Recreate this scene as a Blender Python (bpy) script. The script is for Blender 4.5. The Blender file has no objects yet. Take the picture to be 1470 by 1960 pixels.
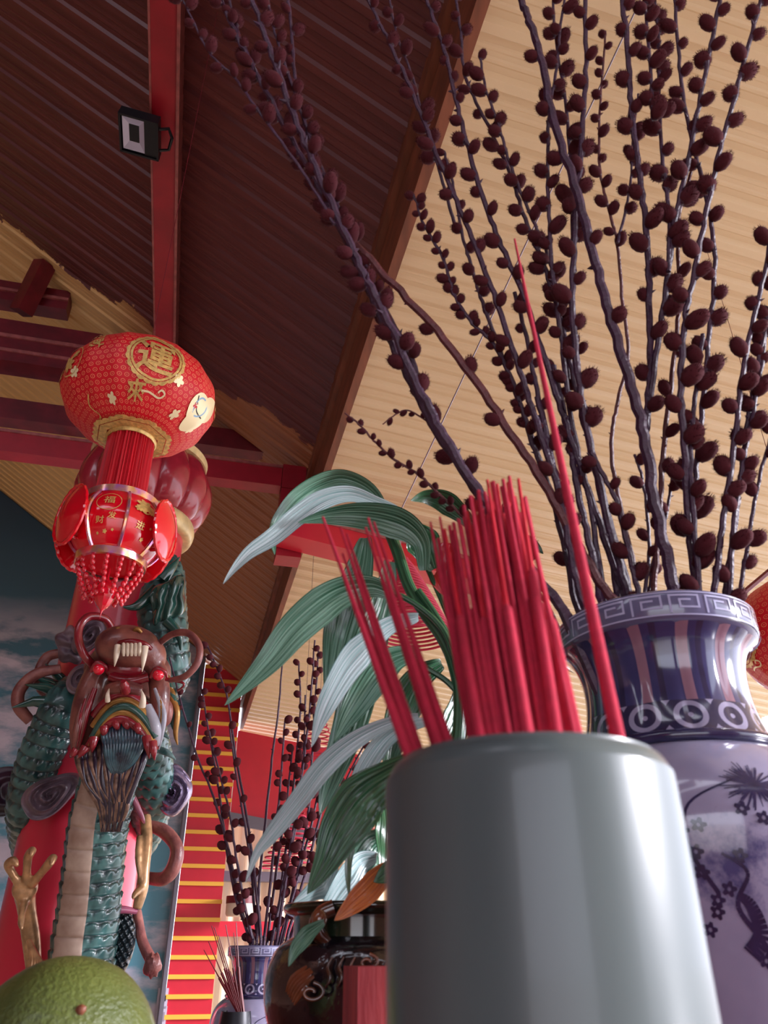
import bpy, bmesh, math, random
from mathutils import Vector, Matrix, noise
R_ = random.Random(7)
PI = math.pi
# ---------------------------------------------------------------- camera, light, exposure
CZ = 1.30                        # camera height above floor
FPX = 1471.0
PITCH = math.radians(30)
sc = bpy.context.scene
cam_d = bpy.data.cameras.new('camera'); cam = bpy.data.objects.new('camera', cam_d)
sc.collection.objects.link(cam); sc.camera = cam
cam.location = (0, 0, CZ); cam.rotation_euler = (PI/2 + PITCH, 0, 0)
cam_d.sensor_fit = 'VERTICAL'; cam_d.sensor_height = 24; cam_d.lens = 24*FPX/1960
cam_d.clip_start = 0.02; cam_d.clip_end = 200
cam_d.dof.use_dof = True; cam_d.dof.focus_distance = 2.4; cam_d.dof.aperture_fstop = 7.5
w = bpy.data.worlds.new('sky'); sc.world = w; w.use_nodes = True
wn = w.node_tree; bg = wn.nodes['Background']
bg.inputs[0].default_value = (0.85, 0.86, 1.0, 1); bg.inputs[1].default_value = 3.1
sun_d = bpy.data.lights.new('sun', 'SUN'); sun = bpy.data.objects.new('sun', sun_d)
sc.collection.objects.link(sun); sun_d.energy = 6.5; sun_d.angle = math.radians(14); sun_d.color = (.95, .93, 1)
sun.rotation_euler = (0, math.radians(75), math.radians(-6))
sc.view_settings.view_transform = 'Standard'; sc.view_settings.look = 'None'
sc.view_settings.gamma = 1; sc.view_settings.use_curve_mapping = False
sc.view_settings.exposure = 0.15
sc.cycles.max_bounces = 8; sc.cycles.diffuse_bounces = 5

CB, SB = math.cos(math.radians(13.8)), math.sin(math.radians(13.8))
def W(b, a, z): return Vector((b*CB - a*SB, b*SB + a*CB, z + CZ))     # building axes, z relative to the camera
def P(px, py, Y):                                                     # point seen at photo position, Y metres ahead
    u = (px-735)/FPX; v = (980-py)/FPX
    d = Vector((u, math.cos(PITCH) - v*math.sin(PITCH), math.sin(PITCH) + v*math.cos(PITCH)))
    return d*(Y/d.y) + Vector((0, 0, CZ))
def PXR(px, py, Y):                                                   # metres per photo pixel there
    v = (980-py)/FPX
    return Y/(math.cos(PITCH) - v*math.sin(PITCH))/FPX
def s2l(c): return tuple(((x/255)/12.92 if x/255 <= .04045 else ((x/255+.055)/1.055)**2.4) for x in c)
# ---------------------------------------------------------------- materials
MATS = {}
def mat(name, rgb, rough=.5, metal=0, var=0, vscale=8, bump=0, bscale=30, rgb2=None, coat=0, trans=0, sheen=0, stretch=(1,1,1), emit=0, sss=0):
    if name in MATS: return MATS[name]
    m = bpy.data.materials.new(name); m.use_nodes = True; MATS[name] = m
    nt = m.node_tree; N = nt.nodes; L = nt.links; b = N['Principled BSDF']
    c = (*s2l(rgb), 1); b.inputs['Base Color'].default_value = c
    b.inputs['Roughness'].default_value = rough; b.inputs['Metallic'].default_value = metal
    b.inputs['Coat Weight'].default_value = coat; b.inputs['Coat Roughness'].default_value = .08
    if trans: b.inputs['Transmission Weight'].default_value = trans
    if sheen: b.inputs['Sheen Weight'].default_value = sheen
    if emit:
        b.inputs['Emission Color'].default_value = c; b.inputs['Emission Strength'].default_value = emit
    tc = N.new('ShaderNodeTexCoord'); mp = N.new('ShaderNodeMapping'); mp.inputs['Scale'].default_value = stretch
    L.new(tc.outputs['Object'], mp.inputs[0])
    if var or rgb2:
        nz = N.new('ShaderNodeTexNoise'); nz.inputs['Scale'].default_value = vscale; nz.inputs['Detail'].default_value = 5
        L.new(mp.outputs[0], nz.inputs[0])
        rp = N.new('ShaderNodeValToRGB'); L.new(nz.outputs[0], rp.inputs[0])
        c2 = s2l(rgb2) if rgb2 else tuple(x*(1-var) for x in c[:3])
        rp.color_ramp.elements[0].position = .35; rp.color_ramp.elements[1].position = .68
        rp.color_ramp.elements[0].color = (*c2, 1); rp.color_ramp.elements[1].color = c
        L.new(rp.outputs[0], b.inputs['Base Color'])
    if bump:
        nb = N.new('ShaderNodeTexNoise'); nb.inputs['Scale'].default_value = bscale; nb.inputs['Detail'].default_value = 4
        L.new(mp.outputs[0], nb.inputs[0]); bp = N.new('ShaderNodeBump'); bp.inputs['Strength'].default_value = bump
        bp.inputs['Distance'].default_value = .01
        L.new(nb.outputs[0], bp.inputs['Height']); L.new(bp.outputs[0], b.inputs['Normal'])
    return m
def nodes(m): return m.node_tree.nodes, m.node_tree.links, m.node_tree.nodes['Principled BSDF']
def math_n(N, L, op, a, b=None, c=None):
    n = N.new('ShaderNodeMath'); n.operation = op
    for i, x in enumerate((a, b, c)):
        if x is None: continue
        if isinstance(x, (int, float)): n.inputs[i].default_value = x
        else: L.new(x, n.inputs[i])
    return n.outputs[0]
def mixc(N, L, fac, a, b):
    n = N.new('ShaderNodeMix'); n.data_type = 'RGBA'
    for i, x in ((0, fac), (6, a), (7, b)):
        if isinstance(x, (int, float)): n.inputs[i].default_value = x
        elif isinstance(x, tuple): n.inputs[i].default_value = (*x[:3], 1)
        else: L.new(x, n.inputs[i])
    return n.outputs[2]
# ---------------------------------------------------------------- mesh helper
class MB:
    def __init__(s): s.v = []; s.f = []; s.m = []; s.uv = []
    def grid(s, fn, nu, nv, closeu=False, mi=0, flip=False):
        base = len(s.v); cu = nu if closeu else nu+1
        for j in range(nv+1):
            for i in range(cu): s.v.append(Vector(fn(i/nu, j/nv)))
        for j in range(nv):
            for i in range(nu):
                i2 = (i+1) % cu
                q = [base+j*cu+i, base+j*cu+i2, base+(j+1)*cu+i2, base+(j+1)*cu+i]
                uv = [(i/nu, j/nv), ((i+1)/nu, j/nv), ((i+1)/nu, (j+1)/nv), (i/nu, (j+1)/nv)]
                if flip: q.reverse(); uv.reverse()
                s.f.append(q); s.uv.append(uv)
                s.m.append(mi((i+.5)/nu, (j+.5)/nv) if callable(mi) else mi)
        return s
    def face(s, pts, mi=0):
        b = len(s.v); s.v += [Vector(p) for p in pts]; s.f.append(list(range(b, b+len(pts)))); s.m.append(mi)
        s.uv.append([(0, 0)]*len(pts)); return s
    def hexa(s, p, mi=0):               # 8 corners: bottom 4 ccw, top 4 ccw
        b = len(s.v); s.v += [Vector(q) for q in p]
        for q in ((3,2,1,0), (4,5,6,7), (0,1,5,4), (1,2,6,5), (2,3,7,6), (3,0,4,7)):
            s.f.append([b+i for i in q]); s.m.append(mi); s.uv.append([(0,0),(1,0),(1,1),(0,1)])
        return s
    def bbox(s, b0, b1, a0, a1, z0, z1, mi=0, sl=0):   # box in building axes; sl = slope of z along b
        zz = lambda z, b: z + sl*(b-b0)
        return s.hexa([W(b0,a0,zz(z0,b0)), W(b1,a0,zz(z0,b1)), W(b1,a1,zz(z0,b1)), W(b0,a1,zz(z0,b0)),
                       W(b0,a0,zz(z1,b0)), W(b1,a0,zz(z1,b1)), W(b1,a1,zz(z1,b1)), W(b0,a1,zz(z1,b0))], mi)
    def box(s, c, h, M=None, mi=0):
        M = M or Matrix.Identity(3); c = Vector(c)
        k = [(-1,-1,-1),(1,-1,-1),(1,1,-1),(-1,1,-1),(-1,-1,1),(1,-1,1),(1,1,1),(-1,1,1)]
        return s.hexa([c + M @ Vector((x*h[0], y*h[1], z*h[2])) for x, y, z in k], mi)
    def tube(s, pts, rad, n=8, mi=0, disp=None, up=None, squash=1.0):
        pts = [Vector(p) for p in pts]; m = len(pts)
        if not isinstance(rad, (list, tuple)): rad = [rad]*m
        T = []
        for i in range(m):
            d = pts[min(i+1, m-1)] - pts[max(i-1, 0)]; T.append(d.normalized() if d.length > 1e-9 else Vector((0,0,1)))
        nrm = (up or Vector((0.13, -1, .21))); nrm = (nrm - T[0]*nrm.dot(T[0])).normalized()
        fr = []
        for i in range(m):
            nrm = (nrm - T[i]*nrm.dot(T[i])).normalized(); fr.append((nrm.copy(), T[i].cross(nrm)))
        L = [0]
        for i in range(1, m): L.append(L[-1] + (pts[i]-pts[i-1]).length)
        base = len(s.v)
        for i in range(m):
            a, b = fr[i]
            for k in range(n):
                th = 2*PI*k/n; r = rad[i]
                if disp: r += disp(th, L[i], r)
                s.v.append(pts[i] + (a*math.cos(th) + b*math.sin(th)*squash)*r)
        for i in range(m-1):
            for k in range(n):
                k2 = (k+1) % n
                s.f.append([base+i*n+k, base+i*n+k2, base+(i+1)*n+k2, base+(i+1)*n+k])
                s.uv.append([(k/n, L[i]), ((k+1)/n, L[i]), ((k+1)/n, L[i+1]), (k/n, L[i+1])])
                s.m.append(mi((k+.5)/n, L[i]) if callable(mi) else mi)
        mm = mi(0, 0) if callable(mi) else mi
        s.f.append([base+k for k in range(n)][::-1]); s.m.append(mm); s.uv.append([(0,0)]*n)
        s.f.append([base+(m-1)*n+k for k in range(n)]); s.m.append(mm); s.uv.append([(0,0)]*n)
        return s
    def lathe(s, c, prof, n=48, mi=0, lobes=None):
        c = Vector(c)
        def fn(u, v):
            k = v*(len(prof)-1); i = min(int(k + 1e-6), len(prof)-2); t = k-i
            r = prof[i][0]*(1-t) + prof[i+1][0]*t; z = prof[i][1]*(1-t) + prof[i+1][1]*t
            th = 2*PI*u
            if lobes: r = lobes(th, z, r)
            return c + Vector((r*math.cos(th), r*math.sin(th), z))
        return s.grid(fn, n, len(prof)-1, True, mi)
    def ball(s, c, r, n=12, mi=0, M=None, disp=None):
        c = Vector(c); r = (r, r, r) if isinstance(r, (int, float)) else r
        M = M or Matrix.Identity(3)
        def fn(u, v):
            th = 2*PI*u; ph = PI*v
            d = Vector((math.sin(ph)*math.cos(th), math.sin(ph)*math.sin(th), -math.cos(ph)))
            k = 1 + (disp(d) if disp else 0)
            return c + M @ Vector((d.x*r[0]*k, d.y*r[1]*k, d.z*r[2]*k))
        return s.grid(fn, n, max(6, n//2), True, mi)
    def cone(s, p0, p1, r, n=5, mi=0):
        return s.tube([p0, Vector(p0).lerp(Vector(p1), .55), p1], [r, r*.62, r*.04], n, mi)
LOC = {}
def obj(name, mb, mats, parent=None, origin=None, smooth=True, mods=None):
    me = bpy.data.meshes.new(name)
    if not isinstance(mats, (list, tuple)): mats = [mats]
    o0 = LOC[parent.name] if parent else (Vector(origin) if origin is not None else Vector((0, 0, 0)))
    me.from_pydata([v - o0 for v in mb.v], [], mb.f)
    for m in mats: me.materials.append(m)
    me.polygons.foreach_set('material_index', mb.m)
    if smooth: me.polygons.foreach_set('use_smooth', [True]*len(mb.f))
    ul = me.uv_layers.new(name='uv'); flat = []
    for uv in mb.uv:
        for a in uv: flat += [a[0], a[1]]
    ul.data.foreach_set('uv', flat)
    me.validate(); me.update()
    bm = bmesh.new(); bm.from_mesh(me); bmesh.ops.remove_doubles(bm, verts=bm.verts, dist=1e-6)
    bmesh.ops.recalc_face_normals(bm, faces=bm.faces)
    if smooth:
        for e in bm.edges:
            if len(e.link_faces) == 2 and e.calc_face_angle(0) > math.radians(50): e.smooth = False
    bm.to_mesh(me); bm.free()
    o = bpy.data.objects.new(name, me); sc.collection.objects.link(o)
    if parent: o.parent = parent
    else: o.location = o0
    LOC[o.name] = o0
    return o
def thing(name, loc, label, cat, group=None):
    o = bpy.data.objects.new(name, None); sc.collection.objects.link(o); o.location = loc; o.empty_display_size = .05
    LOC[o.name] = Vector(loc); return tag(o, label, cat, group)
def tag(o, label, cat, group=None):
    o['label'] = label; o['category'] = cat
    if group: o['group'] = group
    return o
def struct(o): o['kind'] = 'structure'; return o
def cr(pts, n=8):                                        # Catmull-Rom through points (any dimension)
    pts = [tuple(p) for p in pts]; out = []
    for i in range(len(pts)-1):
        p0 = pts[max(i-1, 0)]; p1 = pts[i]; p2 = pts[i+1]; p3 = pts[min(i+2, len(pts)-1)]
        for k in range(n):
            t = k/n
            out.append(tuple(.5*((2*b) + (-a+c)*t + (2*a-5*b+4*c-d)*t*t + (-a+3*b-3*c+d)*t**3) for a, b, c, d in zip(p0, p1, p2, p3)))
    out.append(pts[-1]); return out
def path(pts, n=8, Y=None):                              # [(px,py,Y)] -> 3d smooth polyline
    return [P(*(q if len(q) == 3 else (*q, Y))) for q in cr(pts, n)]
# ---------------------------------------------------------------- palette
def corrugated_mat(name, base, brown, dark=None):
    m = mat(name, base, .34); N, L, b = nodes(m)
    tc = N.new('ShaderNodeTexCoord')
    nz = N.new('ShaderNodeTexNoise'); nz.inputs['Scale'].default_value = 1.3; nz.inputs['Detail'].default_value = 6
    L.new(tc.outputs['Object'], nz.inputs[0])
    col = mixc(N, L, math_n(N, L, 'MULTIPLY', nz.outputs[0], .5), s2l(base), s2l(brown))
    L.new(col, b.inputs['Base Color']); return m
M_CREAM = corrugated_mat('cream_roof_sheet', (232, 210, 172), (214, 188, 150))
M_SCREW = mat('roof_screw', (205, 190, 150), .25, .8)
# hall roof, dark before the truss, brown to cream beyond: object coords are the building axes (b, a)
M_DARK = mat('hall_roof_sheet', (110, 62, 52), .38)
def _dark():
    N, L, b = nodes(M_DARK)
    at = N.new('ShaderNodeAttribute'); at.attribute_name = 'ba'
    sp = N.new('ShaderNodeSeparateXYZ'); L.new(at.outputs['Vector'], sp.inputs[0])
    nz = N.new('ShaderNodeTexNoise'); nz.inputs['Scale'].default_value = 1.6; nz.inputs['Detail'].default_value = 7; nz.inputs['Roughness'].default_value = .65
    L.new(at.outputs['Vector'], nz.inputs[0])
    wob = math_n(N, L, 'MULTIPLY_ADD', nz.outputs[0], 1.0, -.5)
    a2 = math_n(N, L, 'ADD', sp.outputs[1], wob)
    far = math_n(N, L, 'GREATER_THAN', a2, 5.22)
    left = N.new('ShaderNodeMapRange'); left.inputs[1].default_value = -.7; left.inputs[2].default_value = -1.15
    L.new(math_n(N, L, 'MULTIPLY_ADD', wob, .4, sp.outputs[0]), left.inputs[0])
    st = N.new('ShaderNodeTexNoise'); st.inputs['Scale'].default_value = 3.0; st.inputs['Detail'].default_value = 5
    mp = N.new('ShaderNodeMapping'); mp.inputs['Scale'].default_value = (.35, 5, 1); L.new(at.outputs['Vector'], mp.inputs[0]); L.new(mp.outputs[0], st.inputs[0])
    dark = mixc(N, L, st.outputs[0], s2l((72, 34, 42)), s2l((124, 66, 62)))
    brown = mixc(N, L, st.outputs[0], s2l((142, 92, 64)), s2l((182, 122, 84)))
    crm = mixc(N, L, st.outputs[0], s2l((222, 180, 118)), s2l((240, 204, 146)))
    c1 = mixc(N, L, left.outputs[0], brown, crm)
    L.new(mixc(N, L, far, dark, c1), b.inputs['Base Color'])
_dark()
M_RED = mat('red_paint', (168, 22, 44), .4, var=.25, vscale=5, bump=.1)
M_RED2 = mat('bright_red_paint', (208, 40, 60), .35, var=.1, vscale=4)
M_MAROON = mat('maroon_paint', (120, 22, 38), .45, var=.4, vscale=7)
M_TRIM = mat('worn_pink_edge', (176, 96, 96), .5, var=.4, vscale=20)
M_WOOD = mat('brown_fascia_wood', (134, 74, 50), .5, var=.45, vscale=3, stretch=(6, 1, 6))
M_FLOOR = mat('floor_tile', (190, 172, 150), .35, var=.2, vscale=2)
M_GROUND = mat('pale_concrete', (214, 208, 200), .8, var=.15, vscale=1)
M_WALL = mat('plaster_wall', (170, 120, 100), .7, var=.15, vscale=2)
M_YEL = mat('yellow_paint', (244, 186, 72), .45)
M_GREYF = mat('grey_metal_trim', (112, 108, 120), .4, .3)
M_BLACK = mat('black_metal', (24, 24, 32), .4, .3)
M_GOLD = mat('gold_print', (240, 200, 120), .35, .3, var=.35, vscale=90)
M_GOLDP = mat('gold_paint', (214, 168, 122), .32, .4, var=.5, vscale=25)
# ================================================================ STRUCTURE
FASC = .68
def plane_z(b): return 3.62 + .70*(FASC-b)
def rib(a, big=.022, p=.2):                          # corrugation depth at position a
    t = (a/p) % 1
    def tr(t, c, w, s): d = abs(t-c); return 1 if d < w else max(0, 1-(d-w)/s)
    return big*tr(t, .5, .10, .07) + big*.22*tr(t, .12, .03, .04) + big*.22*tr(t, .88, .03, .04)
def rib_samples(a0, a1, p=.2):
    ks = [0, .05, .09, .15, .19, .33, .40, .5, .60, .67, .81, .85, .91, .95]
    out = []; n0 = math.floor(a0/p); n1 = math.ceil(a1/p)
    for n in range(n0, n1):
        out += [(n+k)*p for k in ks]
    return out
def roof(name, b0, b1, a0, a1, zf, m, down=-1, nb=2, screws=None):
    aa = rib_samples(a0, a1); me = bpy.data.meshes.new(name); V = []; F = []; BA = []; MI = []
    for a in aa:
        for k in range(nb+1):
            b = b0 + (b1-b0)*k/nb
            V.append(W(b, a, zf(b) + down*rib(a, .022 if m is M_DARK else .026))); BA.append((b, a, 0))
    for j in range(len(aa)-1):
        for k in range(nb):
            q = [j*(nb+1)+k, j*(nb+1)+k+1, (j+1)*(nb+1)+k+1, (j+1)*(nb+1)+k]; F.append(q); MI.append(0)
    if screws:
        for (b, a) in screws:
            c = W(b, a, zf(b) - .012); base = len(V)
            for th in range(8): V.append(c + Vector((.013*math.cos(th*PI/4), .013*math.sin(th*PI/4), .006))); BA.append((b, a, 0))
            V.append(c + Vector((0, 0, -.010))); BA.append((b, a, 0))
            for th in range(8): F.append([base+th, base+(th+1) % 8, base+8]); MI.append(1)
    me.from_pydata(V, [], F); me.materials.append(m); me.materials.append(M_SCREW)
    me.polygons.foreach_set('material_index', MI)
    at = me.attributes.new('ba', 'FLOAT_VECTOR', 'POINT'); at.data.foreach_set('vector', [c for t in BA for c in t])
    me.update(); o = bpy.data.objects.new(name, me); sc.collection.objects.link(o); LOC[o.name] = Vector((0,0,0))
    return struct(o)
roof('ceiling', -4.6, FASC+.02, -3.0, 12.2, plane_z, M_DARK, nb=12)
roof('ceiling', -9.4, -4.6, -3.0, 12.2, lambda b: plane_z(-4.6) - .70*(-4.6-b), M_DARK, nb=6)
scr = []
for i in range(0, 90):
    for k, b in enumerate((.95, 1.75, 2.6, 3.5, 4.4)):
        if (i + k) % 2: scr.append((b + R_.uniform(-.02, .02), -.1 + i*.2))
roof('ceiling', FASC+.04, 6.6, -3.0, 20.0, lambda b: 3.16 - .116*(b-FASC), M_CREAM, nb=2, screws=scr)
mb = MB().bbox(FASC, FASC+.05, -3, 12.0, 3.0, 3.68)
mb.bbox(FASC-.035, FASC, -3, 12.0, 3.32, 3.40)
struct(obj('trim_1', mb, M_WOOD, smooth=False))
FL = -CZ
mb = MB().bbox(-9.4, 6.2, -3.0, 12.0, FL-.1, FL); struct(obj('floor', mb, M_FLOOR, smooth=False))
mb = MB().bbox(-60, 90, -60, 80, FL-.3, FL-.12); struct(obj('ground', mb, M_GROUND, smooth=False))
mb = MB().bbox(-9.5, -9.4, -3.0, 12.0, FL, 4.2); struct(obj('wall_left', mb, M_WALL, smooth=False))
mb = MB().bbox(-9.4, -3.2, -3.1, -3.0, FL, 3.9); mb.bbox(-3.2, .7, -3.1, -3.0, 1.1, 3.6); mb.bbox(-7, -1, -3.1, -3.0, 3.9, 4.9); mb.bbox(.7, 3.4, -3.1, -3.0, FL, 2.9); mb.bbox(-3.2, -2.2, -3.1, -3.0, FL, 1.1)  # unseen rear wall, added and pieced to cut light from behind the camera
struct(obj('wall_rear_light_block', mb, M_WALL, smooth=False))
# gable wall with a painted sky mural
M_MURAL = mat('sky_mural_paint', (70, 100, 120), .45, bump=.15, bscale=14)
def _mural():
    N, L, b = nodes(M_MURAL)
    tc = N.new('ShaderNodeTexCoord'); sp = N.new('ShaderNodeSeparateXYZ'); L.new(tc.outputs['Object'], sp.inputs[0])
    mp = N.new('ShaderNodeMapping'); mp.inputs['Scale'].default_value = (.75, .75, 1.9); L.new(tc.outputs['Object'], mp.inputs[0])
    nz = N.new('ShaderNodeTexNoise'); nz.inputs['Scale'].default_value = .95; nz.inputs['Detail'].default_value = 8; nz.inputs['Roughness'].default_value = .6
    L.new(mp.outputs[0], nz.inputs[0])
    mask = N.new('ShaderNodeMapRange'); mask.inputs[1].default_value = 6.1; mask.inputs[2].default_value = 5.2; L.new(sp.outputs[2], mask.inputs[0])
    cl = N.new('ShaderNodeMapRange'); cl.inputs[1].default_value = .46; cl.inputs[2].default_value = .58; L.new(nz.outputs[0], cl.inputs[0])
    f = math_n(N, L, 'MULTIPLY', cl.outputs[0], mask.outputs[0])
    hz = N.new('ShaderNodeMapRange'); hz.inputs[1].default_value = 8; hz.inputs[2].default_value = 2.5; L.new(sp.outputs[2], hz.inputs[0])
    sky = mixc(N, L, hz.outputs[0], s2l((36, 62, 84)), s2l((82, 136, 156)))
    n2 = N.new('ShaderNodeTexNoise'); n2.inputs['Scale'].default_value = 3; n2.inputs['Detail'].default_value = 5; L.new(mp.outputs[0], n2.inputs[0])
    c = mixc(N, L, n2.outputs[0], s2l((150, 140, 165)), s2l((212, 204, 214)))
    L.new(mixc(N, L, f, sky, c), b.inputs['Base Color'])
_mural()
AW = 11.8
mb = MB(); zt = lambda b: plane_z(b) - .02
fr = [W(-4.6, AW, FL), W(0, AW, FL), W(0, AW, zt(0)), W(-4.6, AW, zt(-4.6))]
bk = [p + W(0, .12, 0) - W(0, 0, 0) for p in fr]
mb.hexa([fr[0], fr[1], bk[1], bk[0], fr[3], fr[2], bk[2], bk[3]])
fr = [W(-9.4, AW, FL), W(-4.6, AW, FL), W(-4.6, AW, zt(-4.6)), W(-9.4, AW, 3.9)]
bk = [p + W(0, .12, 0) - W(0, 0, 0) for p in fr]
mb.hexa([fr[0], fr[1], bk[1], bk[0], fr[3], fr[2], bk[2], bk[3]])
struct(obj('wall_back', mb, M_MURAL, smooth=False))
mb = MB().bbox(-.02, .05, AW-.10, AW, FL, plane_z(.05)-.06); mb.bbox(.0, .03, AW-.13, AW-.10, FL, plane_z(.05)-.08)
struct(obj('trim_2', mb, M_GREYF, smooth=False))
# red pilaster with yellow ledges
mb = MB().bbox(.055, .64, AW-.02, AW+.14, FL, 3.9)
for k in range(24):
    z = -1.12 + .2155*k
    mb.bbox(.055, .645, AW-.05, AW-.02, z, z+.05, 1)
struct(obj('wall_stripe', mb, [M_RED2, M_YEL], smooth=False))
# red end panel beyond the pilaster, sloping with the annex roof
mb = MB().bbox(.65, 2.5, AW-.02, AW+.1, 1.75, 2.92, 0, -.14); mb.bbox(.65, 2.6, AW-.08, AW-.02, 1.6, 1.76, 1, -.14)
struct(obj('wall_gable', mb, [M_RED2, M_GREYF], smooth=False))
mb = MB(); 
def cw(u, v):
    b = .66 + u*3.4; return W(b, 13.6 - .02*math.sin(b/.2*2*PI), FL + v*3.6)
mb.grid(cw, 120, 1); struct(obj('wall_far', mb, M_CREAM, smooth=False))
mb = MB().bbox(.66, 2.9, 13.3, 13.5, .25, .45); mb.bbox(.66, 2.9, 13.3, 13.5, 1.0, 1.14, 1)
struct(obj('trim_3', mb, [M_RED2, M_GREYF], smooth=False))
# purlin and truss
def beam(name, label, spec, mats, cat='beam', group=None):
    mb = MB()
    for s in spec: mb.bbox(*s)
    c = sum(mb.v, Vector())/len(mb.v)
    return tag(obj(name, mb, mats, origin=c, smooth=False), label, cat, group)
pb = -.600; pz = plane_z(pb)
beam('roof_purlin', 'long red purlin running under the dark ceiling toward the truss', [(pb-.07, pb+.07, -3, 5.5, pz-.24, pz-.05, 0), (pb-.082, pb-.07, -3, 5.5, pz-.245, pz-.2, 1), (pb+.07, pb+.088, -3, 5.5, pz-.26, pz-.04, 1)], [M_RED, M_TRIM])
AT = 5.5
beam('tie_beam', 'red tie beam behind lantern ending at the bracket by the wooden fascia', [(-9, .465, AT, AT+.14, 3.40, 3.60, 0), (-9, .465, AT-.012, AT, 3.575, 3.60, 1)], [M_RED, M_TRIM])
beam('tie_beam', 'dark maroon beam lying just above the lowest red tie beam', [(-9, .6, AT+.25, AT+.4, 3.88, 4.08, 0)], [M_MAROON])
beam('tie_beam', 'thick maroon upper beam with two worn pale lines, left of lantern top', [(-9, -.70, AT, AT+.2, 4.28, 4.72, 0), (-9, -.70, AT-.014, AT, 4.52, 4.555, 1), (-9, -.70, AT-.014, AT, 4.37, 4.40, 1)], [M_MAROON, M_TRIM])
beam('collar_beam', 'short maroon collar beam at left edge above the cream roof patch', [(-9, -1.55, AT+.05, AT+.2, 4.98, 5.20, 0), (-9, -1.55, AT+.03, AT+.05, 5.07, 5.10, 1)], [M_MAROON, M_TRIM])
mb = MB(); a = P(40, 598, 4.93); b2 = P(86, 505, 4.80)
mb.tube([a, a.lerp(b2, .5), b2], .10, 4, up=Vector((1, .3, 0)))
tag(obj('truss_post', mb, M_MAROON, origin=a, smooth=False), 'slanted dark maroon post between upper beam and collar beam', 'post')
mb = MB().ball(P(104, 508, 4.9), (.07, .05, .1), 10, disp=lambda d: .35*noise.noise(d*3))
tag(obj('cloth_rag', mb, M_BLACK), 'small black crumpled bundle stuck on the slanted maroon post', 'bundle')
beam('bracket_post', 'upright red bracket at the right end of the tie beam', [(.47, .67, AT+.01, AT+.2, 2.76, 3.39, 0), (.47, .67, AT+.0, AT+.15, 3.39, 3.62, 0)], [M_RED], 'bracket')
beam('sloping_rafter', 'bright red rafter sloping down right under the cream ceiling behind leaves', [(.45, 2.6, AT-.25, AT+.0, 2.83, 3.03, 0, -.15), (.45, 2.6, AT-.26, AT-.25, 3.0, 3.035, 1, -.15)], [M_RED2, M_TRIM])
# ---------------------------------------------------------------- flood light, camera, wire
t = thing('flood_light', P(268, 258, 2.9), 'black square floodlight fixed beside the red purlin on the dark ceiling', 'floodlight')
fc = W(-.80, 0, 0); fb, fa = -.86, 2.55
fz = 4.18
# find the building position that lands on the photo's fitting
c0 = P(268, 258, 2.9); c0 = (c0 - Vector((0,0,CZ)))*(fz/(c0.z-CZ)) + Vector((0,0,CZ)); t.location = c0; LOC[t.name] = c0.copy()
BX = Vector((CB, SB, 0)); AX = Vector((-SB, CB, 0)); ZX = Vector((0,0,1)); BM = Matrix((BX, AX, ZX)).transposed()
TM = BM @ Matrix.Rotation(math.radians(6), 3, 'Y')
def loc(m, c, x, y, z): return c + m @ Vector((x, y, z))
mb = MB(); mb.box(loc(TM, c0, 0, 0, .02), (.112, .125, .022), TM)
for x in (-.108, .108): mb.box(loc(TM, c0, x, 0, -.012), (.006, .125, .018), TM)
for y in (-.12, .12): mb.box(loc(TM, c0, 0, y, -.012), (.112, .006, .018), TM)
mb.box(loc(TM, c0, .07, 0, -.008), (.04, .12, .012), TM)
for k in range(6): mb.box(loc(TM, c0, 0, -.1+.04*k, .055), (.08, .004, .016), TM)
obj('housing', mb, M_BLACK, t, smooth=False)
M_REFL = mat('pale_reflector', (196, 196, 226), .3, .2)
M_LED = mat('grey_led_plate', (150, 150, 178), .4)
def q(x0, x1, y0, y1, z): return [loc(TM, c0, x0, y0, z), loc(TM, c0, x1, y0, z), loc(TM, c0, x1, y1, z), loc(TM, c0, x0, y1, z)]
mb = MB(); o4 = q(-.095, .03, -.105, .105, -.018); i4 = q(-.058, -.008, -.05, .05, .0)
for k in range(4): mb.face([o4[k], o4[(k+1) % 4], i4[(k+1) % 4], i4[k]])
obj('reflector', mb, M_REFL, t, smooth=False)
obj('led_plate', MB().face(i4), M_LED, t, smooth=False)
mb = MB(); mb.tube([loc(TM, c0, .11, -.07, .0), loc(TM, c0, .16, -.07, .03), loc(TM, c0, .175, 0, .05)], .01, 6)
mb.tube([loc(TM, c0, .11, .07, .0), loc(TM, c0, .16, .07, .03), loc(TM, c0, .175, 0, .05)], .01, 6); obj('bracket', mb, M_BLACK, t)
M_GREYP = mat('grey_plastic', (150, 138, 152), .4)
cc = P(128, 862, 5.55)
t = thing('security_camera', cc, 'small grey dome camera stuck on the lower red beam left of lantern', 'camera')
mb = MB().tube([cc + Vector((.0, .10, .05)), cc + Vector((0, .02, .01)), cc + Vector((-.0, -.05, -.04))], [.07, .07, .062], 16)
obj('body', mb, M_GREYP, t)
mb = MB().tube([cc + Vector((-.0, -.045, -.036)), cc + Vector((-.0, -.062, -.052))], [.054, .036], 14); obj('lens', mb, M_BLACK, t)
mb = MB().tube([cc + Vector((0, .1, .05)), cc + Vector((.0, .16, .05))], [.035, .05], 10); obj('mount', mb, M_GREYP, t)
M_WIRE = mat('steel_wire', (150, 140, 150), .3, .9)
wa = P(1226, 0, 1.50); wb_ = P(768, 975, 3.75)
wa = wb_ + (wa-wb_)*1.0
tag(obj('steel_wire', MB().tube([wa, wa.lerp(wb_, .5), wb_], .0035, 6), M_WIRE, origin=wb_), 'thin steel wire stretched diagonally across the cream ceiling', 'wire')
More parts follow.
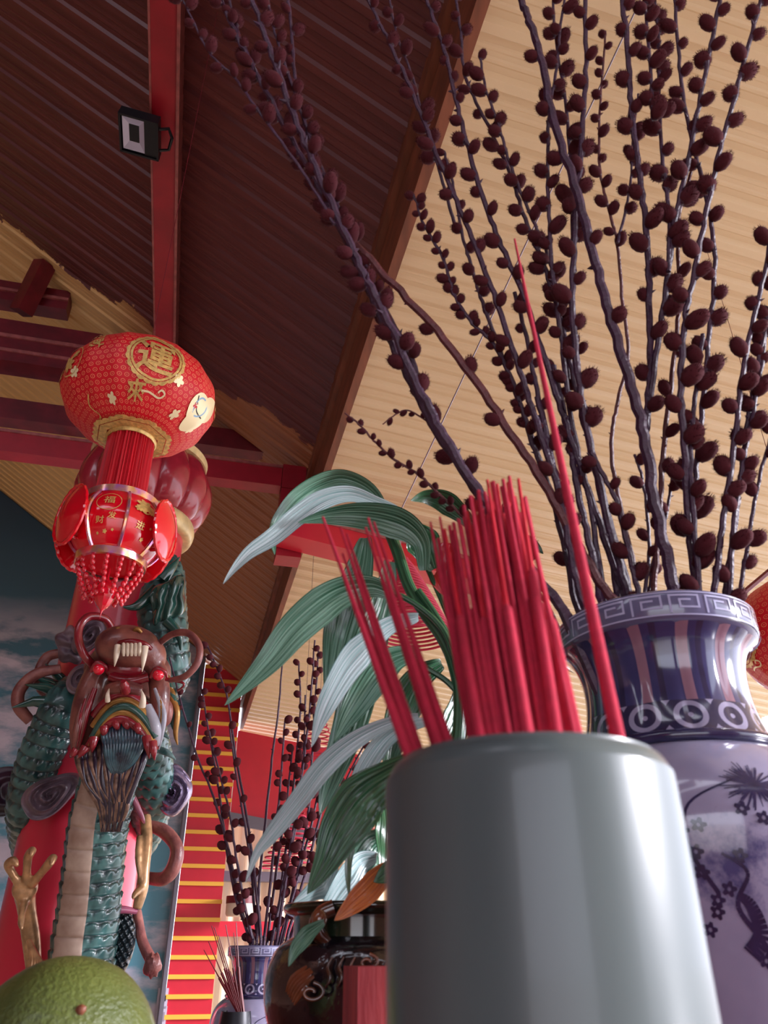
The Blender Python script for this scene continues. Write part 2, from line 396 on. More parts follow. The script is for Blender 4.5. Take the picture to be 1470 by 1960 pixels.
# wall switches
for k, (px, py) in enumerate(((311, 1911), (308, 1946))):
    c = P(px, py, 1); s = (AW-.03)/((c.x*-SB) + c.y*CB); c = (c-Vector((0,0,CZ)))*s + Vector((0,0,CZ))
    t = thing('wall_switch', c, ['upper pale switch plate with dark slot on the mural', 'lower pale switch plate without slot on the mural'][k], 'switch')
    mb = MB().box(c, (.065, .012, .11), BM); obj('plate', mb, mat('pale_plastic', (190, 184, 200), .35), t, smooth=False)
    mb = MB().box(c - AX*.016, (.042, .008, .03 if k == 0 else .05), BM); obj('rocker', mb, M_BLACK if k == 0 else M_GREYP, t, smooth=False)
# ---------------------------------------------------------------- tables
M_TABLE = mat('red_lacquer', (120, 24, 28), .3, coat=.4, var=.2)
def table(label, x0, x1, y0, y1, top, nlegs=True):
    c = Vector(((x0+x1)/2, (y0+y1)/2, 0)); t = thing('altar_table', c, label, 'table')
    mb = MB().box((c.x, c.y, top-.02), ((x1-x0)/2, (y1-y0)/2, .02)); obj('tabletop', mb, M_TABLE, t, smooth=False)
    mb = MB()
    for y in (y0+.05, y1-.05): mb.box((c.x, y, top-.10), ((x1-x0)/2-.06, .012, .06))
    obj('apron', mb, M_TABLE, t, smooth=False)
    for x in (x0+.06, x1-.06):
        for y in (y0+.06, y1-.06): obj('leg', MB().box((x, y, (top-.04)/2), (.035, .035, (top-.04)/2)), M_TABLE, t, smooth=False)
TT = CZ - .145
table('long red lacquer altar table under the large vase', -1.0, 1.3, .12, 1.5, TT)
TT2 = CZ - .46
table('farther red altar table under the small blue vase', -.98, .3, 2.75, 3.5, TT2)
# ---------------------------------------------------------------- celadon incense tumbler
M_CEL = mat('celadon_glaze', (94, 106, 106), .34, coat=.25, rgb2=(70, 82, 86), vscale=9, stretch=(1, 1, .25))
TC = Vector((.0648, .363, TT)); TR = .0640; TZ = CZ + .0745 - TT
t = thing('incense_pot', TC, 'grey green celadon cylinder pot in the foreground holding red sticks', 'incense pot')
prof = [(0, .004), (TR*.93, .004), (TR*.985, .012), (TR*1.0, .03), (TR*1.0, .12), (TR, TZ-.016), (TR*.985, TZ-.007), (TR*.955, TZ-.002), (TR*.925, TZ), (TR*.90, TZ-.003), (TR*.885, TZ-.012), (TR*.88, .05)]
obj('wall', MB().lathe(TC, cr(prof, 4), 96), M_CEL, t)
M_ASH = mat('incense_ash', (150, 140, 132), .95, bump=.6, bscale=200)
obj('ash', MB().lathe(TC, [(TR*.885, TZ-.035), (TR*.5, TZ-.03), (0, TZ-.028)], 48), M_ASH, t)
# ---------------------------------------------------------------- incense sticks
M_STICK = mat('red_incense_stick', (206, 24, 50), .6, var=.15, vscale=90)
M_STICKC = mat('red_incense_coat', (186, 30, 62), .85, var=.2, vscale=160)
STK = 'red sticks standing in the celadon pot'
def stick(top, bot, r0, r1, label, coat=None, group=STK):
    b = Vector(bot); tp = Vector(top); L = (tp-b).length
    mb = MB(); 
    def pt(k): return b.lerp(tp, k) + Vector((0, 0, -.0))
    if coat: mb.tube([pt(0), pt(coat*.5), pt(coat*.97), pt(coat)], [r0, r0, r0*.92, r1*1.1], 8, 1); mb.tube([pt(coat*.9), pt((1+coat)/2), pt(1)], [r1*1.05, r1, r1*.75], 7, 0)
    else: mb.tube([pt(0), pt(.3), pt(.65), pt(1)], [r0, r0*.72+r1*.28, r0*.35+r1*.65, r1], 8, 1)
    o = obj('incense_stick', mb, [M_STICK, M_STICKC], origin=b); tag(o, label, 'incense stick', group); return o
zb = TZ + TT - .031
def base_at(px, py, top, dy):           # foot of a stick whose line passes through the photo point at the rim
    a = P(px, py, TC.y + dy); tp = top
    k = (zb - a.z)/(tp.z - a.z); b = a + (tp-a)*k
    d = Vector((b.x-TC.x, b.y-TC.y)); 
    if d.length > TR*.82: d = d.normalized()*TR*.82; b = Vector((TC.x+d.x, TC.y+d.y, zb))
    return b
o_ = P(985, 458, .50); stick(o_, base_at(1180, 1400, o_, -.015), .0037, .0010, 'single tallest red stick leaning left in front of the vase', group=None)
left = [((618, 990), (788, 1462)), ((652, 1010), (800, 1455)), ((664, 1022), (806, 1450)), ((705, 992), (845, 1440)), ((716, 1000), (862, 1432)), ((700, 1010), (838, 1440)), ((824, 1000), (905, 1420)), ((842, 990), (915, 1418)), ((656, 1060), (790, 1458))]
for i, (a, b) in enumerate(left):
    Y = .44 + .01*(i % 3); tp = P(*a, Y); fan = i < 6 or i == 8
    stick(tp, base_at(*b, tp, -.01 + .008*(i % 3)), .0029, .0008, 'thin red stick leaning far left, apart from the dense bundle' if fan else 'red stick just left of the dense bundle with a tip near 1000', group=('fanned sticks at the left of the pot' if fan else 'sticks at the bundle edge'))
for o in list(sc.objects):
    if o.get('group') == 'sticks at the bundle edge': o['label'] = 'red stick standing between the leaning fan and the dense bundle'
for i in range(78):
    k = R_.random(); row = R_.random()
    bx = 905 + 200*k; tx = 850 + 165*k + R_.uniform(-14, 14)
    ty = (1010 - 90*min(1, k*1.7)) + R_.uniform(-8, 70)
    if k > .85: ty += 40
    Y = .43 + .045*row
    tp = P(tx, ty, Y); b = base_at(bx, 1410, tp, -.03 + .05*row)
    thick = i % 2 == 0
    stick(tp, b, .0031 if thick else .0018, .0013, 'red stick packed in the dense upright bundle of the celadon pot', coat=(.52 + .12*R_.random()) if thick else None, group='dense bundle of red sticks in the celadon pot')
# ---------------------------------------------------------------- blue and white vases
def vase_mat():
    m = mat('blue_white_vase_glaze', (176, 172, 206), .12, coat=.8); N, L, b = nodes(m)
    uv = N.new('ShaderNodeUVMap'); sp = N.new('ShaderNodeSeparateXYZ'); L.new(uv.outputs[0], sp.inputs[0])
    tc = N.new('ShaderNodeTexCoord'); so = N.new('ShaderNodeSeparateXYZ'); L.new(tc.outputs['Object'], so.inputs[0])
    u = sp.outputs[0]; z = so.outputs[2]
    ground = s2l((160, 156, 184)); blue = s2l((44, 48, 92)); navy = s2l((30, 30, 58)); pink = s2l((150, 110, 124))
    M = lambda op, a, b=None, c=None: math_n(N, L, op, a, b, c)
    # neck: upright lobes, blue with a pinkish centre
    fu = M('FRACT', M('MULTIPLY', u, 13)); du = M('ABSOLUTE', M('SUBTRACT', fu, .5))
    core = M('LESS_THAN', M('ABSOLUTE', M('SUBTRACT', fu, .62)), .13)
    edge = M('GREATER_THAN', du, .43)
    neckc = mixc(N, L, core, blue, pink); neckc = mixc(N, L, edge, neckc, navy)
    # foot of the lobes: scroll heads
    fs = M('SUBTRACT', M('FRACT', M('MULTIPLY', u, 13)), .5); zz = M('DIVIDE', M('SUBTRACT', z, .362), .020)
    rr = M('SQRT', M('ADD', M('POWER', M('MULTIPLY', fs, 2.0), 2), M('POWER', zz, 2)))
    ring = M('LESS_THAN', M('ABSOLUTE', M('SUBTRACT', M('FRACT', M('MULTIPLY', rr, 1.6)), .5)), .3)
    scroll = mixc(N, L, ring, ground, navy)
    # body painting: soft blue clumps and twigs
    n1 = N.new('ShaderNodeTexNoise'); n1.inputs['Scale'].default_value = 9; n1.inputs['Detail'].default_value = 8; n1.inputs['Roughness'].default_value = .7
    L.new(tc.outputs['Object'], n1.inputs[0])
    cl = N.new('ShaderNodeMapRange'); cl.inputs[1].default_value = .55; cl.inputs[2].default_value = .66; L.new(n1.outputs[0], cl.inputs[0])
    body = mixc(N, L, cl.outputs[0], ground, s2l((64, 66, 116)))
    inneck = M('GREATER_THAN', z, .378); inscr = M('GREATER_THAN', z, .345)
    c = mixc(N, L, inscr, body, scroll); c = mixc(N, L, inneck, c, neckc)
    n3 = N.new('ShaderNodeTexNoise'); n3.inputs['Scale'].default_value = 40; L.new(tc.outputs['Object'], n3.inputs[0])
    c = mixc(N, L, M('MULTIPLY', n3.outputs[0], .35), c, s2l((90, 90, 130)))
    L.new(c, b.inputs['Base Color']); return m
M_VASE = vase_mat()
M_BAND = mat('grey_blue_band_glaze', (104, 104, 138), .15, coat=.7, var=.2, vscale=30)
M_KEY = mat('pale_meander_line', (168, 168, 202), .2, coat=.5)
M_NAVY = mat('navy_glaze', (48, 46, 84), .15, coat=.7, var=.4, vscale=50)
VPROF = [(.068, 0), (.075, .004), (.080, .03), (.098, .09), (.128, .17), (.148, .235), (.150, .27), (.138, .305), (.116, .328), (.099, .336)]
def vase(c, label, detail=True):
    c = Vector(c); t = thing('ceramic_vase', c, label, 'vase')
    obj('body', MB().lathe(c, cr(VPROF, 6), 96), M_VASE, t)
    mb = MB()
    def lob(th, z, r): return r*(1 + .022*abs(math.cos(6.5*th))**.6)
    mb.lathe(c, cr([(.098, .345), (.092, .358), (.086, .39), (.086, .42), (.092, .443), (.103, .456)], 5), 156, lobes=lob)
    obj('neck', mb, M_VASE, t)
    obj('collar', MB().lathe(c, cr([(.097, .333), (.106, .335), (.109, .340), (.106, .345), (.096, .347)], 4), 96), M_NAVY, t)
    mb = MB().lathe(c, [(.102, .455), (.108, .458), (.1105, .462), (.1105, .484), (.109, .488), (.104, .491), (.099, .489), (.095, .480), (.085, .46), (.078, .42), (.076, .2), (0, .1)], 96)
    rim = obj('rim', mb, M_BAND, t)
    mb = MB(); n = 18
    def seg(u0, u1, z0, z1):
        mb.grid(lambda u, v: c + Vector((.1112*math.cos((u0+(u1-u0)*u)/n*2*PI), .1112*math.sin((u0+(u1-u0)*u)/n*2*PI), z0+(z1-z0)*v)), 3, 1)
    for k in range(n):                      # greek key
        a, h = .4625, .4830; w_ = .0022
        seg(k+.02, k+.08, a, h); seg(k+.08, k+.85, h-w_, h); seg(k+.79, k+.85, a+.005, h-w_); seg(k+.28, k+.79, a+.005, a+.005+w_)
        seg(k+.28, k+.34, a+.007, h-.005); seg(k+.34, k+.62, h-.005-w_, h-.005)
    for z0, z1 in ((.4595, .4612), (.4845, .4862)):
        mb.grid(lambda u, v: c + Vector((.1112*math.cos(u*2*PI), .1112*math.sin(u*2*PI), z0+(z1-z0)*v)), 96, 1, True)
    obj('meander_band', mb, M_KEY, t)
    # painted pine, plum branch and bird on the front of the body
    mb = MB(); bp = cr(VPROF, 6)
    def surf(phi, z, off=.0008):
        r = .1
        for (r0, z0), (r1, z1) in zip(bp, bp[1:]):
            if z0 <= z <= z1: r = r0 + (r1-r0)*(z-z0)/max(1e-6, z1-z0)
        return c + Vector(((r+off)*math.cos(phi), (r+off)*math.sin(phi), z))
    rr = random.Random(3)
    ph0 = math.atan2(-c.y, -c.x)
    def stroke(pts, wd):
        pts = cr(pts, 6)
        for i in range(len(pts)-1):
            (p0, z0), (p1, z1) = pts[i], pts[i+1]; dx, dz = (p1-p0)*.14, z1-z0; l = math.hypot(dx, dz) or 1
            w0 = wd*(1-.7*i/len(pts)); w1 = wd*(1-.7*(i+1)/len(pts)); nx, nz_ = -dz/l/.14, dx/l
            mb.face([surf(p0-nx*w0, z0-nz_*w0), surf(p1-nx*w1, z1-nz_*w1), surf(p1+nx*w1, z1+nz_*w1), surf(p0+nx*w0, z0+nz_*w0)])
    for cx, cz, n_, R0 in ((ph0+.42, .285, 90, .030), (ph0+.75, .262, 60, .022), (ph0+1.0, .29, 50, .02)):
        for _ in range(n_):
            an = rr.uniform(0, 2*PI); l = R0*rr.uniform(.5, 1)
            stroke([(cx, cz), (cx+math.cos(an)*l/.14, cz+math.sin(an)*l*.8)], .0009)
    stroke([(ph0+.1, .20), (ph0-.02, .235), (ph0+.02, .27), (ph0+.3, .29)], .002)
    for _ in range(14):
        p0 = ph0 + rr.uniform(-.1, .5); z0 = rr.uniform(.14, .27)
        for k in range(5):
            an = k*2*PI/5; stroke([(p0+math.cos(an)*.01, z0+math.sin(an)*.0015), (p0+math.cos(an)*.045, z0+math.sin(an)*.006)], .0028)
    stroke([(ph0+.5, .12), (ph0+.35, .16), (ph0+.2, .19), (ph0+.28, .215), (ph0+.15, .23)], .003)
    stroke([(ph0+.25, .155), (ph0+.32, .17), (ph0+.28, .19), (ph0+.22, .198)], .009)
    obj('painted_decoration', mb, M_NAVY, t)
    return t
VC = Vector((.315, .85, TT-.010)); vase(VC, 'large blue and white vase behind the celadon pot holding tall willow branches')
SV = P(497, 1815, 3.15); SV.z = TT2
vase(SV, 'small distant blue vase below the striped red pilaster')
# ---------------------------------------------------------------- pussy willow
M_STEM = mat('willow_bark_dark', (74, 44, 72), .45, var=.35, vscale=60, bump=.3, bscale=150)
M_STEMB = mat('willow_bark_brown', (108, 52, 58), .45, var=.35, vscale=60, bump=.3, bscale=150)
M_CAT = mat('maroon_catkin_fuzz', (88, 20, 34), .95, var=.5, vscale=120)
M_CATB = mat('dark_bud_scale', (60, 26, 44), .5)
def catkin_mesh(seed, fuzz=True):
    rr = random.Random(seed); mb = MB()
    mb.ball((0, 0, .5), (.42, .42, .5), 12, 0, disp=lambda d: .10*noise.noise(d*4 + Vector((seed, 0, 0))) - .10*d.z)
    if fuzz:
        for _ in range(230):
            z = rr.uniform(-.9, 1); th = rr.uniform(0, 2*PI); s = math.sqrt(1-z*z)
            d = Vector((s*math.cos(th), s*math.sin(th), z)); p = Vector((d.x*.40, d.y*.40, .5+d.z*.47))
            q = p + Vector((d.x, d.y, d.z+.5)).normalized()*rr.uniform(.08, .17)
            a = d.cross(Vector((0, 0, 1)) if abs(z) < .9 else Vector((1, 0, 0))).normalized()*.016
            mb.face([p-a, p+a, q])
    mb.ball((0, 0, .06), (.2, .2, .14), 8, 1)
    me_o = obj('catkin', mb, [M_CAT, M_CATB]); me = me_o.data; bpy.data.objects.remove(me_o); return me
CATS = [catkin_mesh(i) for i in range(4)]; CATF = [catkin_mesh(9, False)]
def interp(Ls, pts, s):
    for i in range(len(pts)-1):
        if Ls[i+1] >= s:
            k = (s-Ls[i])/max(1e-6, Ls[i+1]-Ls[i]); return pts[i].lerp(pts[i+1], k), (pts[i+1]-pts[i]).normalized()
    return pts[-1].copy(), (pts[-1]-pts[-2]).normalized()
def branch(pix, label, group, r_base, r_top, Yb, Yt, cat=(0, .75), step=.03, size=.024, m=None, seed=0, meshes=None, foot=None, n=6, ratio=1.0, cluster=False, name='willow_branch'):
    """pix runs from the tip down to the vase mouth."""
    rr = random.Random(seed + len(pix)*13); pp = cr(pix, n); N_ = len(pp)-1
    y0 = pix[0][1]; y1 = pix[-1][1]
    pts = [P(q[0], q[1], Yt + (Yb-Yt)*((q[1]-y0)/(y1-y0))) for q in pp]
    if foot is not None: pts += [pts[-1].lerp(foot, .5), foot.copy()]
    pts = pts[::-1]                                       # base -> tip
    rad = [r_base + (r_top-r_base)*(i/(len(pts)-1)) for i in range(len(pts))]
    pts = [p + Vector([rr.uniform(-.25, .25)*r_base for _ in range(3)]) for p in pts]
    mb = MB().tube(pts, rad, 7)
    Ls = [0]
    for i in range(1, len(pts)): Ls.append(Ls[-1] + (pts[i]-pts[i-1]).length)
    LT = Ls[-1]
    for k in range(int(LT/(step*2.2))):                   # leaf scars and knots
        p, d = interp(Ls, pts, rr.uniform(.05, .98)*LT); a = rr.uniform(0, 2*PI)
        s = d.cross(Vector((math.cos(a), math.sin(a), .3))).normalized(); rb = r_base*.8
        mb.cone(p, p + s*rb*2.2 + d*rb*1.2, rb*.7, 5)
    o = obj(name, mb, m or M_STEM, origin=pts[0]); tag(o, label, 'branch', group)
    s = LT*(1-cat[1]); end = LT*(1-cat[0]); side = 1; cnt = 0
    while s < end and cnt < 95:
        p, d = interp(Ls, pts, s); view = Vector((0, 0, CZ)) - p
        w_ = d.cross(view).normalized(); a = rr.uniform(-.9, .9)
        out = (w_*side*math.cos(a) + view.normalized()*math.sin(a)).normalized()
        ax = (d*.8 + out*.75).normalized(); sz = size*rr.uniform(.78, 1.18)*(1-.25*(s/LT))
        c = bpy.data.objects.new('catkin', rr.choice(meshes or CATS)); sc.collection.objects.link(c); c.parent = o
        k = r_top + (r_base-r_top)*(1-s/LT)
        q_ = ax.to_track_quat('Z', 'X')
        c.matrix_local = Matrix.Translation(p - LOC[o.name] + out*k*.6) @ q_.to_matrix().to_4x4() @ Matrix.Diagonal((sz, sz, sz*ratio*rr.uniform(.85, 1.1), 1))
        cnt += 1; side = -side if rr.random() < .85 else side
        s += step*rr.uniform(.6, 1.45)
    return o
BG = [ # pixels tip->mouth, label, r_base, r_top, Yb, Yt, cat range from the tip, step, size
 ([(990,-40),(1005,20),(1030,90),(1065,250),(1105,370),(1145,520),(1180,650),(1225,800),(1250,950),(1280,1080),(1296,1150)], 'thickest dark branch crossing from upper left of the fan to the vase centre', .0100, .0060, .80, .58, (.1,.5), .11, .026),
 ([(1185,-40),(1200,80),(1208,200),(1222,320),(1236,430),(1243,560),(1245,700),(1236,830)], 'straight blue grey branch rising above the forked thick branch', .0062, .0045, .80, .56, (0,.95), .045, .028),
 ([(1385,-40),(1365,70),(1340,190),(1315,320),(1290,430),(1275,560),(1255,680),(1236,830)], 'branch leaning right out of the fork with fat catkins', .0056, .0036, .80, .54, (0,.75), .035, .030),
 ([(1118,-40),(1122,120),(1115,240),(1105,380),(1098,500),(1098,640),(1120,800),(1160,980),(1205,1150)], 'upright dark branch just left of the photo top centre of the fan', .0066, .0040, .84, .58, (0,.6), .045, .028),
 ([(1465,-30),(1440,60),(1405,190),(1375,300),(1350,420),(1325,540),(1308,640),(1304,760),(1312,900),(1320,1020),(1335,1145)], 'long curved branch with the fattest catkins near the right side', .0062, .0034, .82, .54, (0,1), .038, .030),
 ([(1290,-40),(1297,80),(1310,200),(1335,310),(1362,430),(1368,520),(1358,640),(1340,820),(1328,960),(1322,1050)], 'branch crossing the long curved one near the right side', .0050, .0030, .84, .58, (0,.95), .04, .027),
 ([(1480,440),(1455,560),(1425,690),(1412,800),(1395,930),(1378,1040),(1366,1145)], 'left one of the dark stems along the right edge', .0052, .0036, .80, .66, (0,.5), .035, .028),
 ([(1490,520),(1450,700),(1430,820),(1412,960),(1398,1060),(1388,1148)], 'middle one of the dark stems along the right edge', .0052, .0036, .82, .68, (0,.4), .03, .028),
 ([(1500,760),(1462,880),(1445,960),(1430,1050),(1414,1150)], 'rightmost short stem leaving the vase toward the right edge', .0036, .0026, .84, .74, (0,.9), .05, .026),
 ([(470,-40),(505,60),(540,160),(590,290),(640,400),(690,510),(745,620),(800,740),(860,850),(930,960),(1010,1080),(1075,1165)], 'outermost long branch of the bundle leaning far left', .0085, .0045, .82, .56, (0,.55), .035, .026),
 ([(405,-40),(440,40),(480,120),(545,240),(610,360),(665,470),(710,570),(765,690),(825,810),(890,910),(960,1010),(1040,1120),(1090,1180)], 'lower strand of the left leaning bundle reaching the photo top', .0070, .0035, .84, .58, (0,.5), .035, .026),
 ([(548,-40),(558,60),(566,150),(590,260),(640,380),(690,480),(735,590),(790,690),(822,800),(885,890),(940,990),(1020,1100),(1080,1170)], 'upper strand of the left leaning bundle beside the dark ceiling', .0060, .0030, .86, .60, (0,.75), .04, .025),
 ([(340,-20),(365,30),(400,100),(450,150),(500,220),(580,330),(640,430)], 'fine drooping twig at the tip of the left leaning bundle', .0030, .0015, .66, .56, (0,.6), .03, .022),
 ([(600,330),(660,440),(740,530),(850,650),(950,790),(1050,940),(1110,1050),(1175,1155)], 'reddish brown branch descending across the cream ceiling to the vase', .0078, .0060, .84, .68, (.1,.6), .12, .024),
 ([(690,-40),(715,20),(750,90),(790,180),(830,280),(880,400),(925,510),(965,620),(1005,740),(1040,850),(1090,1000),(1125,1155)], 'branch crossing the wooden fascia near the photo top', .0060, .0030, .85, .60, (0,.55), .042, .025),
 ([(800,-40),(828,30),(855,110),(880,220),(915,350),(955,460),(1000,560),(1040,680),(1080,800),(1120,920),(1160,1040),(1195,1150)], 'dark branch right of the fascia corner running beside the tall red stick', .0064, .0034, .86, .60, (0,.5), .038, .025),
 ([(868,-40),(882,60),(892,150),(935,240),(975,330),(1005,420),(1045,520),(1080,640),(1110,780),(1150,930),(1185,1060),(1210,1150)], 'slim branch starting just right of the fascia at the photo top', .0054, .0026, .88, .62, (0,.5), .038, .025),
 ([(918,100),(930,170),(955,240),(975,310),(1010,400),(1045,480),(1068,570),(1085,690),(1098,830),(1140,1000)], 'branch ending in a dense catkin tip over the cream ceiling', .0042, .0022, .88, .62, (0,.6), .024, .025),
 ([(1085,-30),(1072,60),(1066,130),(1052,220),(1048,330),(1052,440),(1060,540),(1076,660),(1092,800),(1128,960),(1158,1150)], 'thin branch between the fascia side group and the thick dark branch', .0050, .0024, .86, .60, (0,.65), .034, .026),
 ([(792,372),(812,430),(848,495),(872,570),(905,620),(945,660),(985,740),(1020,850),(1060,960),(1100,1150)], 'short bushy branch crowded with small catkins left of the tall red stick', .0052, .0022, .88, .72, (0,.45), .012, .019),
 ([(850,290),(868,360),(885,450),(905,520),(930,600),(962,680),(1000,790),(1050,930),(1110,1150)], 'branch behind the bushy one with spaced catkins', .0046, .0024, .90, .70, (0,.7), .032, .022),
 ([(1160,60),(1152,150),(1147,250),(1150,340),(1168,410),(1182,470),(1192,580),(1202,680),(1180,780),(1170,860),(1186,960),(1215,1090)], 'zigzag branch with small buds between the two thick branches', .0040, .0020, .88, .64, (0,.45), .024, .020),
 ([(1222,180),(1212,260),(1208,340),(1198,400),(1182,465)], 'short side twig joining the zigzag branch', .0028, .0018, .72, .68, (0,.8), .028, .022),
 ([(1248,-40),(1260,60),(1262,180),(1268,300),(1280,410),(1280,520)], 'branch behind the straight blue grey one near the top right', .0040, .0026, .70, .60, (0,.9), .032, .027),
 ([(1322,330),(1298,430),(1300,540),(1295,640),(1282,760),(1268,880),(1262,1000),(1250,1140)], 'plain brown branch right of the fork crossing behind it', .0052, .0030, .88, .68, (0,.5), .05, .026),
 ([(660,790),(690,815),(720,848),(755,880),(800,908),(850,955),(915,1015),(985,1080),(1050,1160)], 'thin twig with tiny berries ending over the cream ceiling at left', .0034, .0016, .90, .82, (0,.33), .012, .014),
 ([(733,812),(755,795),(778,785),(805,798),(828,815)], 'tiny berry sprig beside the left leaning bundle', .0018, .0010, .78, .78, (0,.8), .012, .011),
 ([(1130,860),(1150,900),(1180,960),(1200,1040),(1225,1145)], 'stubby branch low in the vase mouth with dark buds', .0048, .0034, .82, .76, (0,.9), .03, .024),
 ([(1215,870),(1230,920),(1240,990),(1242,1060),(1232,1150)], 'short twig low in the vase mouth with round buds', .0036, .0024, .88, .84, (0,.9), .03, .022),
 ([(1290,900),(1276,980),(1255,1060),(1240,1148)], 'short leaning stem low in the vase mouth', .0040, .0026, .90, .86, (0,.6), .04, .024),
 ([(1058,-40),(1062,60),(1080,180),(1092,300),(1096,420),(1100,520)], 'short upright branch between the thick branch and the straight one', .0040, .0024, .72, .62, (0,.9), .034, .026),
 ([(430,-40),(455,60),(500,160),(530,220),(575,300),(630,390),(680,480)], 'frayed side strand of the left leaning bundle near the photo top', .0040, .0022, .72, .58, (0,.9), .024, .024),
 ([(510,-40),(520,40),(548,130),(575,210),(610,310),(650,400)], 'side strand with round catkins on the upper left leaning bundle', .0036, .0020, .70, .58, (0,.9), .028, .024),
 ([(740,-40),(758,60),(790,150),(820,260),(848,350),(870,430)], 'twin twig beside the branch crossing the wooden fascia', .0034, .0020, .74, .62, (0,.8), .036, .024),
 ([(1232,-40),(1238,50),(1246,150),(1250,230)], 'dense catkin tip at the photo top beside the straight branch', .0036, .0024, .62, .57, (0,1), .022, .026),
 ([(1060,700),(1085,820),(1105,930),(1128,1040),(1150,1150)], 'dark stem behind the tall red stick near the vase mouth', .0062, .0050, .84, .78, (0,.3), .05, .022),
 ([(1100,640),(1112,780),(1140,900),(1165,1020),(1185,1150)], 'smooth dark stem entering the vase left of its middle', .0062, .0050, .86, .78, (0,.2), .06, .022),
 ([(1030,760),(1052,870),(1078,980),(1098,1090),(1120,1165)], 'dark stem entering the vase beside the leftmost rim', .0066, .0050, .83, .78, (0,.3), .05, .022),
 ([(1345,640),(1330,760),(1322,880),(1328,1000),(1340,1145)], 'dark stem with paired fat catkins low on the right of the fan', .0046, .0034, .80, .72, (0,.95), .040, .030),
 ([(1468,600),(1458,700),(1440,800),(1420,900),(1404,1010),(1396,1148)], 'catkin stem nearest the right edge above the vase rim', .0044, .0030, .80, .70, (0,.85), .034, .027),
 ([(985,560),(1010,660),(1030,760),(1056,870),(1080,980),(1106,1100),(1130,1160)], 'stem following the tall red stick on its left side', .0054, .0036, .84, .76, (0,.5), .034, .022),
]
for i, (px, lab, rb, rt, Yb, Yt, cat, st, sz) in enumerate(BG):
    foot = None
    if px[-1][1] > 1130:
        e = P(px[-1][0], px[-1][1], Yb); foot = Vector((VC.x + (e.x-VC.x)*.35, VC.y + (e.y-VC.y)*.35, CZ + .12))
    branch(px, lab, 'pussy willow branches in the large vase', rb*.76, rt*.78, Yb, Yt, cat, st*.9, sz*.95, seed=i*17, ratio=1.14, foot=foot,
           m=M_STEMB if i in (13, 25, 26, 24, 21) else M_STEM, n=8)
SB_ = [
 ([(602,1225),(598,1300),(588,1400),(572,1520),(552,1650),(530,1800)], (0,.7), .05, .055),
 ([(610,1245),(603,1340),(598,1440),(590,1560),(562,1700),(536,1800)], (0,.75), .05, .055),
 ([(572,1270),(575,1360),(565,1470),(550,1600),(528,1800)], (0,.6), .055, .05),
 ([(541,1245),(534,1350),(521,1450),(508,1570),(496,1700),(492,1800)], (.95,1), .2, .05),
 ([(545,1380),(541,1450),(531,1560),(517,1690),(506,1800)], (0,.5), .06, .055),
 ([(325,1258),(345,1340),(375,1440),(410,1530),(436,1620),(455,1710),(478,1800)], (.05,.4), .12, .045),
 ([(396,1232),(418,1285),(436,1340),(448,1430),(468,1540),(486,1660),(500,1800)], (0,.18), .05, .055),
 ([(384,1310),(396,1380),(412,1470),(425,1560),(438,1650),(455,1730),(480,1800)], (0,.95), .05, .055),
 ([(440,1390),(450,1470),(466,1560),(480,1660),(492,1800)], (0,.9), .075, .055),
 ([(400,1400),(425,1500),(440,1560),(452,1640),(468,1730),(484,1800)], (0,.9), .06, .055),
 ([(655,1360),(640,1450),(615,1550),(585,1670),(548,1800)], (0,.6), .07, .055),
 ([(752,1395),(700,1480),(650,1570),(600,1680),(552,1800)], (0,.3), .12, .045),
 ([(700,1420),(660,1500),(625,1600),(590,1700),(556,1800)], (0,.6), .08, .055),
 ([(585,1330),(580,1450),(566,1580),(540,1700),(520,1800)], (0,.8), .06, .055),
 ([(560,1430),(548,1540),(530,1660),(512,1800)], (0,.8), .07, .055),
 ([(620,1460),(600,1560),(575,1660),(541,1800)], (0,.7), .07, .055),
]
SL = ['bushy willow stem rising highest from the small distant vase', 'tall willow stem beside the highest one in the small distant vase', 'willow stem left of the tall pair in the small vase', 'bare straight twig in the small distant vase', 'short willow stem right of the bare twig', 'long thin twig arching left over the sky mural', 'twig with catkins only at its bent tip before the striped pilaster', 'catkin laden stem before the left side of the striped pilaster', 'spaced catkin stem before the right side of the striped pilaster', 'lower catkin stem in front of the striped pilaster middle', 'right leaning willow stem behind the long leaf', 'rightmost sparse twig reaching toward the red sticks', 'second right leaning stem below the rightmost sparse twig', 'willow stem hidden among the dense middle of the small bunch', 'shorter willow stem in the dense middle of the small bunch', 'shorter right stem in the dense middle of the small bunch']
for i, (px, cat, st, sz) in enumerate(SB_):
    top = P(*px[-1], 3.12); foot = Vector((SV.x + (top.x-SV.x)*.5, SV.y-.0, TT2+.35))
    branch(px, SL[i], 'willow branches in the small distant vase', .0062, .0034, 3.13 + .03*(i % 3), 3.0 + .05*(i % 4), cat, st*.8, sz*.78, seed=400+i, meshes=CATF, foot=foot, n=5)
# thin joss sticks by the small vase
for i, (a, b) in enumerate((((405,1772),(446,1905)),((410,1775),(450,1908)),((432,1770),(456,1905)),((399,1802),(440,1900)),((418,1790),(452,1904)),((452,1766),(460,1905)),((390,1818),(438,1905)),((447,1785),(462,1905)))):
    tp = P(*a, 3.0); b_ = P(*b, 3.0); mid = tp.lerp(b_, .62)
    mb = MB().tube([b_ + (b_-tp)*.8, b_, mid], [.006, .006, .005], 6, 1); mb.tube([mid, tp], [.0022, .0014], 5, 0)
    o = obj('incense_stick', mb, [M_MAROON, M_MAROON], origin=b_ + (b_-tp)*.8); tag(o, 'thin dark joss stick left of the small vase before the striped pilaster', 'incense stick', 'dark joss sticks beside the small vase')
bc = P(452, 1935, 3.0); bc.z = TT2; 
t = thing('incense_bowl', bc, 'small dark bowl holding thin joss sticks beside the small vase', 'incense pot')
